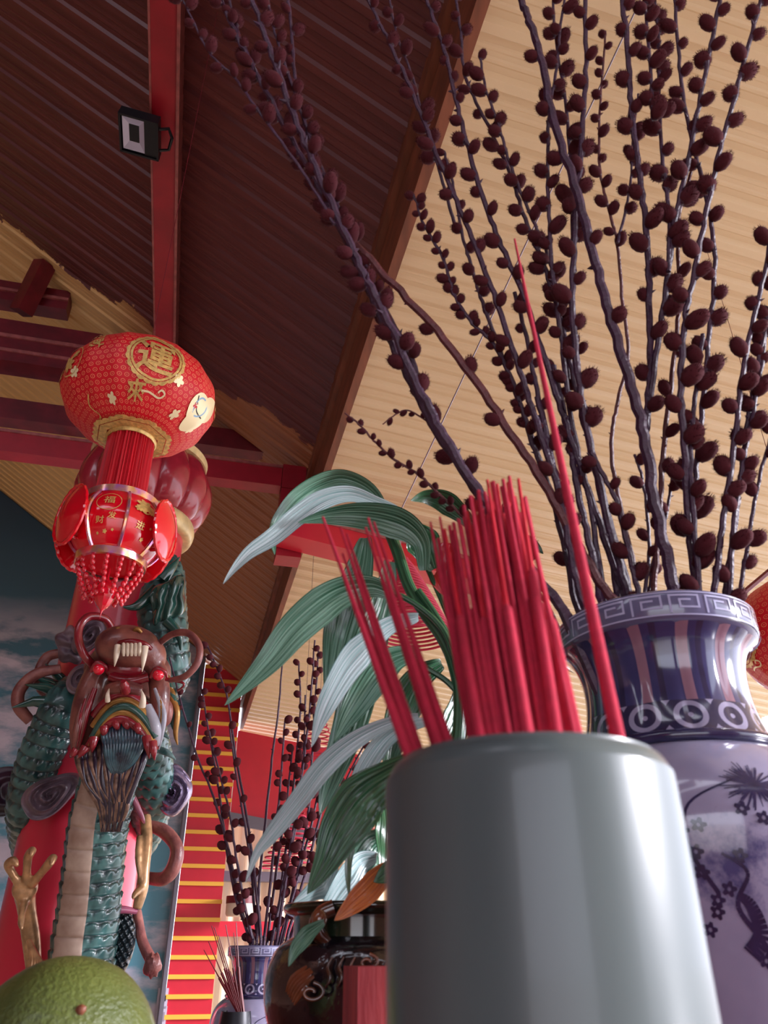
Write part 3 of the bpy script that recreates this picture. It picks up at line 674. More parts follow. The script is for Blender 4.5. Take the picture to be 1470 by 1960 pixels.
hh = P(452, 1945, 3.0).z - TT2
obj('wall', MB().lathe(bc, cr([(.03, 0), (.04, .005), (.05, hh*.4), (.055, hh*.8), (.05, hh), (.045, hh-.01), (.04, .03)], 4), 32), M_BLACK, t)
obj('ash', MB().lathe(bc, [(.046, hh-.03), (0, hh-.025)], 24), M_ASH, t)
# ================================================================ LANTERNS
M_SILK = mat('red_lantern_fabric', (226, 20, 44), .5)
def _silk():
    N, L, b = nodes(M_SILK); uv = N.new('ShaderNodeUVMap'); mp = N.new('ShaderNodeMapping'); mp.inputs['Scale'].default_value = (64, 26, 1)
    L.new(uv.outputs[0], mp.inputs[0]); sp = N.new('ShaderNodeSeparateXYZ'); L.new(mp.outputs[0], sp.inputs[0])
    M = lambda op, a, b=None: math_n(N, L, op, a, b)
    row = M('MODULO', M('FLOOR', sp.outputs[1]), 2)
    fx = M('SUBTRACT', M('FRACT', M('ADD', sp.outputs[0], M('MULTIPLY', row, .5))), .5); fy = M('SUBTRACT', M('FRACT', sp.outputs[1]), .5)
    r = M('SQRT', M('ADD', M('MULTIPLY', fx, fx), M('MULTIPLY', fy, fy)))
    ring = M('MULTIPLY', M('GREATER_THAN', r, .25), M('LESS_THAN', r, .34))
    dot = M('LESS_THAN', M('ADD', M('ABSOLUTE', fx), M('ABSOLUTE', fy)), .10)
    f = M('MULTIPLY', M('MAXIMUM', ring, dot), .75)
    L.new(mixc(N, L, f, s2l((218, 10, 36)), s2l((240, 150, 110))), b.inputs['Base Color'])
    b.inputs['Transmission Weight'].default_value = 0
_silk()
M_SILKP = mat('plain_red_fabric', (214, 8, 30), .5)
M_FRINGE = mat('red_tassel_thread', (214, 14, 40), .55, var=.35, vscale=120, stretch=(1, 1, .06))
M_CREAMG = mat('cream_gold_print', (250, 236, 190), .35, .2)
M_HOLO = mat('violet_foil', (206, 130, 206), .2, .8, rgb2=(240, 190, 120), vscale=40)
M_PLAST = mat('red_clear_plastic', (222, 10, 34), .12, coat=.6)
M_BLUEP = mat('pale_blue_print', (150, 190, 220), .4)
def glyph_polys(ch, bold=.0, res=3):
    cu = bpy.data.curves.new('glyph', 'FONT'); cu.body = ch; cu.size = 1; cu.resolution_u = res; cu.offset = bold; cu.fill_mode = 'FRONT'
    o = bpy.data.objects.new('glyph', cu); sc.collection.objects.link(o); dg = bpy.context.evaluated_depsgraph_get(); dg.update()
    me = bpy.data.meshes.new_from_object(o.evaluated_get(dg)); bpy.data.objects.remove(o); bpy.data.curves.remove(cu)
    bm = bmesh.new(); bm.from_mesh(me); bpy.data.meshes.remove(me)
    bmesh.ops.triangulate(bm, faces=bm.faces)
    for _ in range(4):
        es = [e for e in bm.edges if e.calc_length() > .16]
        if not es: break
        bmesh.ops.subdivide_edges(bm, edges=es, cuts=1); bmesh.ops.triangulate(bm, faces=bm.faces)
    bm.verts.ensure_lookup_table()
    V = [(v.co.x, v.co.y) for v in bm.verts]; F = [[v.index for v in f.verts] for f in bm.faces]; bm.free()
    xs = [v[0] for v in V] or [0]; ys = [v[1] for v in V] or [0]; cx = (min(xs)+max(xs))/2; cy = (min(ys)+max(ys))/2
    return [(x-cx, y-cy) for x, y in V], F
class Deco:
    """flat shapes laid on a curved surface S(x, y) -> point; x, y in metres on the surface"""
    def __init__(s, S): s.S = S; s.mb = MB()
    def glyph(s, ch, x, y, size, mi=0, bold=0, rot=0):
        V, F = glyph_polys(ch, bold); b = len(s.mb.v); c_, s_ = math.cos(rot), math.sin(rot)
        for p in V: s.mb.v.append(s.S(x + (p[0]*c_-p[1]*s_)*size, y + (p[0]*s_+p[1]*c_)*size))
        for f in F: s.mb.f.append([b+i for i in f]); s.mb.m.append(mi); s.mb.uv.append([(0, 0)]*len(f))
    def ring(s, x, y, r0, r1, mi=0, n=40, scallop=0):
        s.mb.grid(lambda u, v: s.S(x + (r0+(r1-r0)*v)*(1+scallop*v*abs(math.sin(u*PI*20)))*math.cos(u*2*PI), y + (r0+(r1-r0)*v)*(1+scallop*v*abs(math.sin(u*PI*20)))*math.sin(u*2*PI)), n if not scallop else 160, 2, True, mi)
    def flower(s, x, y, r, mi=0, n=5, rot=0):
        s.mb.grid(lambda u, v: s.S(x + r*v*(.55+.45*abs(math.cos(n*.5*(u*2*PI+rot))))*math.cos(u*2*PI), y + r*v*(.55+.45*abs(math.cos(n*.5*(u*2*PI+rot))))*math.sin(u*2*PI)), 40, 2, True, mi)
    def line(s, pts, w_, mi=0):
        pts = cr(pts, 8); 
        for i in range(len(pts)-1):
            (x0, y0), (x1, y1) = pts[i], pts[i+1]; l = math.hypot(x1-x0, y1-y0) or 1; nx, ny = -(y1-y0)/l*w_, (x1-x0)/l*w_
            s.mb.face([s.S(x0-nx, y0-ny), s.S(x1-nx, y1-ny), s.S(x1+nx, y1+ny), s.S(x0+nx, y0+ny)], mi)
def round_lantern(c, label, R=.245, H=.165, face=None, chars=(('運', .025, -.012, .118), ('來', -.02, -.128, .068)), tassel=.33, top=None, ng=16):
    c = Vector(c); t = thing('round_lantern', c, label, 'lantern')
    fa = face if face is not None else math.atan2(-c.y, -c.x)
    def shell(th, lat, off=0):                # lat -1..1
        g = (th*ng/(2*PI)) % 1; sag = 1 - .022*math.sin(PI*g)
        cl = math.cos(lat*PI/2*.90)**.86
        r = max(.30*R, R*cl)*sag + off; z = H*math.sin(lat*PI/2*.90)*1.02
        if abs(lat) > .985: r = .30*R + off
        return c + Vector((r*math.cos(th), r*math.sin(th), z + off*.6*math.sin(lat*PI/2)))
    def S(x, y): return shell(fa + x/R, y/(H*1.5), .0035)
    obj('shade', MB().grid(lambda u, v: shell(u*2*PI, -1+2*v), ng*8, 40, True), M_SILK, t)
    D = Deco(S)
    for ch, x, y, sz in chars: D.glyph(ch, x, y, sz, 0, .02)
    x0, y0, s0 = chars[0][1], chars[0][2], chars[0][3]
    D.ring(x0, y0, s0*.60, s0*.66, 0, scallop=0); D.ring(x0, y0, s0*.68, s0*.74, 0, scallop=.06)
    for x, y in ((.11, -.06), (.17, -.15), (-.25, -.05), (-.12, -.155), (.30, -.14)): D.flower(x, y, .020, 1)
    D.line([(.0, -.128), (.03, -.125), (.07, -.132), (.085, -.118), (.07, -.108), (.06, -.118)], .003, 1)
    D.line([(-.22, -.13), (-.25, -.16), (-.235, -.19), (-.26, -.2)], .003, 0)
    for k in range(16): a = k*PI/8; D.flower(x0 + 1.05*s0*math.cos(a)*.68, y0 + 1.05*s0*math.sin(a)*.68, .006, 0)
    # cream ingot motif at the right, small gold emblem at the left
    D.ring(.235, -.085, 0, .05, 1); D.ring(.265, -.12, 0, .048, 1); D.ring(.285, -.06, 0, .045, 1); D.ring(.24, -.08, .028, .034, 2); D.line([(.20, -.06), (.23, -.095), (.28, -.10)], .0022, 3); D.flower(.215, -.09, .012, 4)
    D.ring(-.27, .0, .052, .056, 0); D.flower(-.28, -.01, .03, 0, 7); D.flower(-.25, .02, .016, 0, 6)
    D.glyph('招財', -.175, .055, .05, 0, .02, rot=-1.35)
    D.glyph('旺', .38, .02, .09, 0, .02); D.glyph('福', -.40, .03, .10, 0, .02)
    obj('gold_print', D.mb, [M_GOLD, M_CREAMG, M_BLUEP, M_BLACK, M_SILKP], t)
    # octagonal gold frieze round the lower opening
    def oc(u, r, lat):
        a = u*2*PI; k = 1/math.cos(((a + PI/8) % (PI/4)) - PI/8); return r*k
    def frieze(r0, r1, z0, z1):
        return lambda u, v: c + Vector(((r0+(r1-r0)*v)*(1/math.cos(((u*2*PI) % (PI/4)) - PI/8))*.95*math.cos(u*2*PI), (r0+(r1-r0)*v)*(1/math.cos(((u*2*PI) % (PI/4)) - PI/8))*.95*math.sin(u*2*PI), z0+(z1-z0)*v))
    mb = MB().grid(frieze(R*.33, R*.43, -H*1.035, -H*1.01), 128, 3, True, 0)
    mb.grid(lambda u, v: (lambda p: p + (p-c).normalized()*0)(frieze(R*.44, R*.49*(1+.05*abs(math.sin(u*PI*32))), -H*1.008, -H*.98)(u, v)), 256, 2, True, 0)
    obj('gold_frieze', mb, M_GOLD, t)
    obj('mouth_ring', MB().lathe(c, [(R*.27, -H*.96), (R*.31, -H*.98), (R*.32, -H*1.06), (R*.30, -H*1.10), (R*.26, -H*1.08)], 64), M_GOLD, t)
    mb = MB(); rr = random.Random(5)
    def fr(u, v):
        r = R*.275*(1+.06*v) + .0035*math.sin(u*2*PI*46) + .0025*math.sin(u*2*PI*17+1)
        return c + Vector((r*math.cos(u*2*PI), r*math.sin(u*2*PI), -H*1.04 - tassel*v - (.012*abs(math.sin(u*2*PI*23)) if v > .99 else 0)))
    mb.grid(fr, 276, 6, True)
    obj('tassel', mb, M_FRINGE, t)
    obj('hanging_cord', MB().tube([c + Vector((0, 0, H*.9)), c + Vector((0, 0, (top or H*.9+1.0)))], .0012, 6), M_MAROON, t)
    return t
LC = P(268, 762, 2.0)
round_lantern(LC, 'large round red lantern with gold characters hanging in front of the pillar top', top=2.35)
RLC = P(1575, 1215, 2.6)
round_lantern(RLC, 'partly visible round red lantern at the right edge behind the large vase', R=.30, H=.22, face=math.radians(-190), chars=(('旺', .02, .0, .15), ('旺', .3, -.02, .10)), top=2.0)
# small plastic palace lantern
LC2 = P(222, 1028, 1.98)
t = thing('palace_lantern', LC2, 'small red plastic palace lantern with bead fringe hanging below the round lantern', 'lantern')
fa = math.atan2(-LC2.y, -LC2.x) + .12
NL = 8
def barrel(a, v):         # v 0 bottom .. 1 top
    r = .092 + .040*math.sin(PI*min(1, v*1.02))**.8 + .012*v; return r
def pan(k, u, v, off=0):
    w0 = 2*PI/NL; a = fa + (k + u)*w0; r = barrel(a, v) + off
    # flat panels
    a0 = fa + k*w0; a1 = a0 + w0; p0 = Vector((math.cos(a0), math.sin(a0), 0)); p1 = Vector((math.cos(a1), math.sin(a1), 0))
    d = p0.lerp(p1, u)*(1 + .07*math.sin(PI*u)); return LC2 + Vector((d.x*r, d.y*r, -.075 + .17*v))
mb = MB()
for k in range(NL): mb.grid(lambda u, v: pan(k, .06+.88*u, v), 6, 14)
obj('panels', mb, M_PLAST, t)
mb = MB()
for k in range(NL):
    mb.tube([pan(k, 0, v/12, .003) for v in range(13)], .0055, 6)
obj('foil_ribs', mb, M_HOLO, t)
mb = MB().lathe(LC2, [(.088, -.098), (.098, -.098), (.101, -.078), (.094, -.072), (.086, -.078)], 48)
obj('foil_ring', mb, M_HOLO, t)
obj('foil_ring', MB().lathe(LC2, [(.095, .093), (.108, .095), (.110, .115), (.10, .122), (.09, .116)], 48), M_HOLO, t)
# scalloped outer petals
mb = MB()
for k in range(4):
    a = fa - .12 + (-1.08, 1.08, -2.3, 2.3)[k]; ax = Vector((math.cos(a), math.sin(a), 0)); tx = Vector((-math.sin(a), math.cos(a), 0))
    def pet(u, v, sg=1):
        th = u*2*PI; rr_ = v*(1 + .035*abs(math.sin(th*9))*(v > .9)); dome = .022*(1-v*v)
        return LC2 + ax*(.148 + sg*dome) + tx*(.075*rr_*math.cos(th)) + Vector((0, 0, .012 + .088*rr_*math.sin(th)))
    mb.grid(lambda u, v: pet(u, v, 1), 72, 6, True); mb.grid(lambda u, v: pet(u, v, -1), 72, 6, True, flip=True)
    mb.tube([pet(u/72, 1) for u in range(73)], .006, 6)
    for s_ in (.05, -.05): mb.tube([LC2 + ax*.10 + Vector((0, 0, s_)), LC2 + ax*.15 + Vector((0, 0, s_))], .004, 5)
obj('side_petals', mb, M_PLAST, t)
mb_ = MB()
def pdeco(k, items):
    D = Deco(lambda x, y: pan(k, .5 + x/.10, (y+.085)/.17, .0035))
    for it in items:
        if it[0] == 'g': D.glyph(it[1], it[2], it[3], it[4], 0, .01)
        elif it[0] == 'r': D.ring(it[1], it[2], it[3], it[4], 0)
        else: D.flower(it[1], it[2], it[3], 0, it[4])
    obj('gold_print', D.mb, M_GOLD, t)
pdeco(-1, [('r', 0, .035, .030, .032), ('g', '福', 0, .040, .030), ('g', '发', .014, -.012, .021), ('g', '财', -.014, -.026, .022), ('f', 0, -.055, .006, 5), ('f', -.02, -.06, .004, 5), ('f', .02, -.05, .004, 5)])
pdeco(0, [('f', 0, .045, .028, 7), ('r', 0, .03, .010, .014), ('f', -.02, .03, .012, 6), ('f', .02, .03, .012, 6), ('g', '进', -.008, -.022, .024), ('f', .01, -.055, .006, 5), ('f', .022, -.02, .004, 5)])
pdeco(-2, [('f', 0, .030, .024, 8)])
pdeco(1, [('f', 0, .030, .024, 8)])
obj('bottom_cap', MB().lathe(LC2, [(.0, -.085), (.09, -.09)], 32), M_PLAST, t); obj('top_cap', MB().lathe(LC2, [(.0, .115), (.09, .115)], 32), M_PLAST, t)
M_BEAD = mat('red_glass_bead', (232, 20, 48), .08, coat=1, trans=.3)
bm_ = MB(); bm_.ball((0, 0, 0), (.0068, .0068, .009), 8); bo = obj('bead', bm_, M_BEAD); bead_me = bo.data; bpy.data.objects.remove(bo)
nb = 0
for k in range(14):
    a = k*2*PI/14; n_ = 7
    for j in range(n_):
        rr_ = .088 - .050*((j/(n_-1))**1.3)*(.8+.2*math.cos(a*3)); z = -.104 - .0145*j
        b = bpy.data.objects.new('bead', bead_me); sc.collection.objects.link(b); b.parent = t; b.location = (rr_*math.cos(a), rr_*math.sin(a), z); nb += 1
mb = MB().lathe(LC2, cr([(.0, -.10), (.004, -.105), (.005, -.135), (.030, -.160), (.032, -.185), (.018, -.215), (.004, -.232), (.0, -.255)], 5), 10)
obj('drop_pendant', mb, M_BEAD, t, smooth=False)
obj('hanging_cord', MB().tube([LC2 + Vector((0, 0, .11)), LC + Vector((0, 0, -.17))], .003, 6), M_FRINGE, t)
# ================================================================ DRAGON PILLAR
PC = Vector((-1.315, 3.6, 0)); PR = .25
DP = thing('dragon_pillar', PC, 'red pillar with a coiled green dragon carved on it at the left', 'pillar')
M_PIL = mat('pillar_red_paint', (214, 44, 70), .3, coat=.3, var=.12, vscale=2)
obj('shaft', MB().lathe(PC, [(PR+.01, 0), (PR+.01, 1.2), (PR-.01, CZ+2.05)], 64), M_PIL, DP)
ctop = CZ + 1.97
M_PETAL = mat('lotus_petal_maroon', (168, 38, 56), .25, coat=.5, var=.3, vscale=12)
def lot(th, z, r): return r*(1 + .10*abs(math.sin(6*th))**.7)
obj('capital', MB().lathe(PC, cr([(PR*.95, ctop+.03), (PR*1.18, ctop+.08), (PR*1.32, ctop+.20), (PR*1.25, ctop+.32), (PR*.98, ctop+.42), (.02, ctop+.44)], 5), 192, lobes=lot), M_PETAL, DP)
M_CREAMR = mat('worn_cream_gold_band', (232, 206, 150), .4, .2, var=.3, vscale=18)
obj('collar', MB().lathe(PC, cr([(PR*.95, ctop-.05), (PR*1.12, ctop-.045), (PR*1.18, ctop), (PR*1.12, ctop+.045), (PR*.95, ctop+.05)], 5), 64), M_CREAMR, DP)
obj('upper_rim', MB().lathe(PC, [(PR*.8, ctop+.40), (PR*1.25, ctop+.40), (PR*1.27, ctop+.44), (PR*.8, ctop+.45)], 64), M_CREAMR, DP)
M_SCALE = mat('teal_dragon_scale', (72, 122, 120), .3, coat=.4, rgb2=(30, 66, 66), vscale=14)
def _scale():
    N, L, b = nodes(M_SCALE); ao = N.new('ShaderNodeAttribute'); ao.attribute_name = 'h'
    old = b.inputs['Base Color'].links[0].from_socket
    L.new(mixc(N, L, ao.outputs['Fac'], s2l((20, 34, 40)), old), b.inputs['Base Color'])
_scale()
M_BELLY = mat('cream_dragon_belly', (196, 176, 160), .4, rgb2=(150, 122, 108), vscale=10)
M_BROWN = mat('brown_dragon_skin', (142, 84, 72), .35, coat=.3, rgb2=(92, 44, 46), vscale=12, bump=.2, bscale=60)
M_DRED = mat('dark_red_mouth', (120, 16, 30), .25, coat=.5)
M_REDB = mat('lacquered_dark_red', (150, 34, 48), .25, coat=.5, var=.4, vscale=20)
M_IVORY = mat('ivory_tooth', (222, 208, 186), .3, coat=.3)
M_GREENB = mat('dark_green_glaze', (44, 92, 84), .2, coat=.7, var=.5, vscale=10)
M_GOLDB = mat('dull_gold', (190, 140, 76), .3, .5, var=.5, vscale=20)
M_WHITEB = mat('pale_grey_blue', (176, 178, 192), .35, coat=.2, var=.3, vscale=20)
M_CLOUD = mat('grey_carved_cloud', (130, 110, 122), .35, rgb2=(74, 58, 70), vscale=10)
M_COIL = mat('brown_coil_paint', (158, 98, 90), .4, rgb2=(108, 58, 60), vscale=16, bump=.2, bscale=80)
M_HAIR = mat('blue_green_beard', (66, 106, 118), .25, coat=.6, rgb2=(24, 36, 56), vscale=22)
M_HAIRG = mat('gold_streaked_hair', (158, 124, 104), .3, .2, rgb2=(32, 24, 34), vscale=30)
M_SILVER = mat('silver_violet_knob', (150, 138, 168), .25, .5, rgb2=(70, 54, 80), vscale=14, bump=.4, bscale=30)
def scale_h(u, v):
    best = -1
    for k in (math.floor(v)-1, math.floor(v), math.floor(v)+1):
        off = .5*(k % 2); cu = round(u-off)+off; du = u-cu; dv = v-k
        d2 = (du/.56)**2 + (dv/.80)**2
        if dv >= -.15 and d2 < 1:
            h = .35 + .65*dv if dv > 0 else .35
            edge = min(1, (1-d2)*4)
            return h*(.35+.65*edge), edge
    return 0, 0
def dragon_body(pts, rads, name='dragon_body', belly=None, nseg=88, sc_len=.045, amp=.012):
    """one continuous swept body with raised overlapping scales; belly(L) gives the angle range of the cream plates"""
    P3 = [Vector(p) for p in pts]; mb = MB(); hs = []
    n = nseg; m = len(P3); Ls = [0]
    for i in range(1, m): Ls.append(Ls[-1] + (P3[i]-P3[i-1]).length)
    nrm = None; Tm = []
    for i in range(m): Tm.append((P3[min(i+1, m-1)] - P3[max(i-1, 0)]).normalized())
    base = 0
    ring = []
    for i in range(m):
        p = P3[i]; out = Vector((p.x-PC.x, p.y-PC.y, 0)).normalized()           # outward from the pillar
        a = (out - Tm[i]*out.dot(Tm[i])).normalized(); b = Tm[i].cross(a)
        nu = max(6, int(2*PI*rads[i]/(sc_len*.85)))
        nu = NUS
        for k in range(n):
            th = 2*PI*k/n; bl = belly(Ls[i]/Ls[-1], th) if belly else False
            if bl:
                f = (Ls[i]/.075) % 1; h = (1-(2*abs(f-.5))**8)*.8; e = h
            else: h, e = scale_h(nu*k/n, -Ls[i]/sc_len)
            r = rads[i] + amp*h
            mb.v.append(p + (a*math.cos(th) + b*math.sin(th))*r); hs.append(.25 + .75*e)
    mat_i = []
    for i in range(m-1):
        for k in range(n):
            k2 = (k+1) % n; mb.f.append([i*n+k, i*n+k2, (i+1)*n+k2, (i+1)*n+k]); mb.uv.append([(0, 0)]*4)
            mb.m.append(1 if belly and belly(Ls[i]/Ls[-1], 2*PI*(k+.5)/n) else 0)
    for e in (0, m-1):
        mb.f.append([e*n+k for k in range(n)]); mb.m.append(0); mb.uv.append([(0, 0)]*n)
    me = bpy.data.meshes.new(name); me.from_pydata([v-LOC[DP.name] for v in mb.v], [], mb.f)
    for q_ in (M_SCALE, M_BELLY): me.materials.append(q_)
    me.polygons.foreach_set('material_index', mb.m); me.polygons.foreach_set('use_smooth', [True]*len(mb.f))
    at = me.attributes.new('h', 'FLOAT', 'POINT'); at.data.foreach_set('value', hs)
    me.update(); o = bpy.data.objects.new(name, me); sc.collection.objects.link(o); o.parent = DP; LOC[o.name] = LOC[DP.name]
    return o, P3, Ls
NUS = 14
keys = [ # px, py, Y, radius
 (322, 1068, 3.38, .035), (322, 1105, 3.34, .075), (310, 1160, 3.30, .105), (318, 1230, 3.30, .095), (322, 1300, 3.42, .085),
 (270, 1345, 3.9, .085), (190, 1360, 3.9, .085), (150, 1330, 3.55, .085), (128, 1345, 3.30, .085), (98, 1400, 3.30, .085), (72, 1470, 3.36, .088), (58, 1560, 3.50, .09),
 (90, 1660, 3.92, .09), (200, 1660, 3.98, .09), (268, 1600, 3.75, .085), (290, 1520, 3.42, .082), (284, 1440, 3.24, .085), (262, 1385, 3.06, .09), (232, 1400, 3.00, .095),
 (212, 1480, 3.05, .10), (190, 1570, 3.10, .105), (180, 1650, 3.14, .105), (170, 1740, 3.18, .108), (158, 1830, 3.20, .11), (152, 1960, 3.22, .11), (150, 2060, 3.22, .10)]
kk = cr(keys, 40); BP = [P(q[0], q[1], q[2]) for q in kk]; BR = [q[3] for q in kk]
def belly(s, th):
    if s < .775: return False
    d = (th - math.radians(40) + PI) % (2*PI) - PI
    return abs(d) < .50
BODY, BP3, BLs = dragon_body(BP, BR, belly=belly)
# spines along the left coil
mb = MB()
for s in [x*.0115 for x in range(17, 34)]:
    d = s*BLs[-1]; p, tn = interp(BLs, BP3, d)
    i = min(range(len(BLs)), key=lambda j: abs(BLs[j]-d)); view = (Vector((0, 0, CZ)) - p).normalized()
    side = tn.cross(view).normalized()
    if side.x > 0: side = -side
    mb.tube([p + side*BR[i]*.7 - tn*.03, p + side*(BR[i]+.035) - tn*.01, p + side*(BR[i]+.10) + tn*.045], [.032, .022, .002], 8)
obj('spines', mb, M_GREENB, DP)
# ---- head
HD = obj('dragon_head', MB().ball((0, 0, 0), .01), M_BROWN, DP); bpy.data.objects.remove(HD)
def ell(mb, px, py, Y, rx, ry, rz=None, mi=0, n=20, rot=0, disp=None):
    c = P(px, py, Y); k = PXR(px, py, Y); F = (c-Vector((0, 0, CZ))).normalized()
    X = F.cross(Vector((0, 0, 1))).normalized(); U = X.cross(F)
    Rm = Matrix.Rotation(rot, 3, 'Y'); M = Matrix((X, F, U)).transposed() @ Rm
    mb.ball(c, (rx*k, (rz if rz else min(rx, ry))*k, ry*k), n, mi, M, disp); return mb
def tpx(mb, pts, rad, n=10, mi=0, sub=6):        # tube through pixels with radius in px: (px,py,Y,r)
    q_ = cr([(p[0], p[1], p[2], p[3] if len(p) > 3 else rad) for p in pts], sub)
    mb.tube([P(a, b, c) for a, b, c, r in q_], [max(.0008, r*PXR(a, b, c)) for a, b, c, r in q_], n, mi); return mb
mb = MB()   # skull, cheeks and snout fused into one surface
ell(mb, 245, 1238, 2.86, 62, 42, 46)                     # upper snout dome
ell(mb, 212, 1262, 2.92, 36, 34, 36); ell(mb, 286, 1258, 2.92, 32, 36, 36)
ell(mb, 245, 1285, 3.12, 82, 55, 40)
tpx(mb, [(190, 1275, 2.92, 22), (170, 1330, 2.92, 26), (158, 1390, 2.94, 25), (150, 1440, 2.96, 14)], 0)
tpx(mb, [(300, 1280, 2.92, 20), (306, 1330, 2.92, 20), (302, 1390, 2.94, 16), (296, 1430, 2.95, 10)], 0)
ell(mb, 235, 1360, 3.02, 66, 40, 40)
tpx(mb, [(205, 1322, 2.86, 13), (238, 1316, 2.84, 15), (272, 1324, 2.86, 13)], 0)
HD = obj('dragon_head', mb, M_BROWN, DP)
rm = HD.modifiers.new('r', 'REMESH'); rm.mode = 'VOXEL'; rm.voxel_size = .009; rm.use_smooth_shade = True
sm = HD.modifiers.new('s', 'SMOOTH'); sm.iterations = 3
mb = MB(); ell(mb, 246, 1282, 2.90, 46, 26, 22); tpx(mb, [(212, 1296, 2.86, 9), (246, 1304, 2.85, 10), (284, 1296, 2.86, 9)], 0)
obj('mouth', mb, M_DRED, HD)
mb = MB(); tpx(mb, [(240, 1322, 2.80, 10), (238, 1312, 2.76, 9), (236, 1304, 2.74, 5)], 0); obj('tongue_tip', mb, M_REDB, HD)
for a, b in (((226, 1236), (219, 1276)), ((278, 1238), (272, 1286))):
    obj('fang', tpx(MB(), [(a[0], a[1], 2.765, 6.5), ((a[0]+b[0])/2, (a[1]+b[1])/2, 2.76, 5), (b[0], b[1], 2.775, .6)], 0), M_IVORY, HD)
for k in range(5):
    x = 237 + 7.6*k; obj('tooth', tpx(MB(), [(x, 1232, 2.765, 3.8), (x, 1246, 2.755, 4.2), (x-.5, 1256, 2.76, 2.2)], 0), M_IVORY, HD)
obj('fang', tpx(MB(), [(272, 1352, 2.80, 7), (274, 1336, 2.78, 5), (270, 1320, 2.79, .8)], 0), M_IVORY, HD)
obj('fang', tpx(MB(), [(206, 1342, 2.82, 5), (206, 1330, 2.80, 4), (209, 1318, 2.80, .8)], 0), M_IVORY, HD)
# lower lip bands
def arc(y, x0=172, x1=300, dy=58, n=7):
    return [(x0 + (x1-x0)*k/(n-1), y + dy*((2*k/(n-1)-1)**2)) for k in range(n)]
def band(y, r, m, Y, x0=172, x1=300, dy=58, name='lip_band', wav=0):
    pts = [(a, b, Y + .05*abs((a-236)/64)**2, r) for a, b in arc(y, x0, x1, dy)]
    obj(name, tpx(MB(), pts, r), m, HD)
band(1330, 9, M_REDB, 2.85, 180, 292, 40); band(1341, 7, M_GOLDB, 2.83, 178, 296, 50); band(1352, 7, M_GREENB, 2.82, 176, 298, 60); band(1364, 7, M_GOLDB, 2.83, 174, 296, 64); band(1376, 10, M_REDB, 2.84, 166, 296, 62)
tpx_ = tpx(MB(), [(282, 1352, 2.86, 9), (296, 1390, 2.86, 12), (300, 1425, 2.90, 9)], 0); obj('jowl', tpx_, M_WHITEB, HD)
mb = MB()
for x0, y0, x1, y1 in ((222, 1382, 226, 1398), (240, 1380, 246, 1398), (262, 1388, 268, 1408), (280, 1410, 286, 1452), (292, 1420, 296, 1455), (200, 1392, 198, 1410), (180, 1412, 176, 1440), (164, 1430, 148, 1452), (146, 1435, 134, 1450)):
    tpx(mb, [(x0, y0, 2.84, 9), ((x0+x1)/2, (y0+y1)/2, 2.84, 7), (x1, y1, 2.86, 1)], 0)
obj('chin_tufts', mb, M_REDB, HD)
for x, y in ((189, 1281), (303, 1292)):
    obj('eye', ell(MB(), x, y, 2.84, 11, 11, 11), mat('red_glossy_eye', (226, 20, 52), .08, coat=1), HD)
    obj('eyelid', tpx(MB(), [(x-15, y+5, 2.85, 3), (x-4, y-12, 2.83, 5), (x+12, y-6, 2.84, 4), (x+16, y+4, 2.86, 2)], 0), M_REDB, HD)
# horns / whiskers / curls
W1 = tpx(MB(), [(214, 1205, 2.90, 8), (200, 1184, 2.86, 8), (172, 1180, 2.82, 8), (154, 1196, 2.80, 8), (150, 1222, 2.80, 8), (160, 1252, 2.82, 8), (180, 1276, 2.88, 8)], 0)
obj('whisker', W1, M_REDB, HD)
obj('whisker', tpx(MB(), [(304, 1232, 2.90, 6), (330, 1214, 2.84, 6.5), (360, 1212, 2.80, 7), (381, 1236, 2.78, 7), (378, 1268, 2.78, 7), (355, 1294, 2.80, 6.5), (325, 1302, 2.86, 5)], 0), M_COIL, HD)
obj('whisker', tpx(MB(), [(318, 1300, 2.86, 4), (345, 1305, 2.84, 3), (352, 1312, 2.84, 2), (340, 1322, 2.86, 2)], 0), M_REDB, HD)
def relief(px, py, Y, rx, ry, fn, m, name, parent, rot=0, n=64, rows=26, depth=22, ybend=0):
    """carved pad: domed disc with a ridged height field and real thickness"""
    c = P(px, py, Y); k = PXR(px, py, Y); F = (c-Vector((0, 0, CZ))).normalized(); X = F.cross(Vector((0, 0, 1))).normalized(); U = X.cross(F)
    cr_, sr = math.cos(rot), math.sin(rot)
    def f(u, v):
        a = u*2*PI; r = min(1, v*1.25) if v < .8 else 1; back = v >= .8
        lx, ly = rx*r*math.cos(a)*(1+.0), ry*r*math.sin(a)
        o_ = fn[1](a) if isinstance(fn, tuple) else 1
        lx *= o_; ly *= o_
        h = (depth*math.sqrt(max(0, 1-r**3)) + (fn[0] if isinstance(fn, tuple) else fn)(a, r)) if not back else -depth*1.2*(v-.8)/.2
        x = lx*cr_ - ly*sr; y = lx*sr + ly*cr_
        return c + X*(x*k) + U*(y*k) - F*(h*k)
    return obj(name, MB().grid(f, n, rows, True), m, parent)
spiral = lambda turns, amp: (lambda a, r: amp*math.sin(turns*2*PI*r + a))
relief(96, 1522, 3.22, 56, 34, (spiral(2.6, 6), lambda a: 1+.10*math.cos(3*a)), M_CLOUD, 'carved_cloud', DP, rot=math.radians(38))
relief(172, 1216, 3.12, 38, 26, (spiral(2.4, 5), lambda a: 1+.1*math.cos(2*a)), M_CLOUD, 'carved_cloud', DP, rot=math.radians(60))
relief(135, 1236, 3.20, 26, 36, (lambda a, r: 4*math.sin(9*r*math.sin(a)+4*r*math.cos(a)), lambda a: 1+.12*math.cos(5*a)), M_CLOUD, 'carved_cloud', DP, rot=.4)
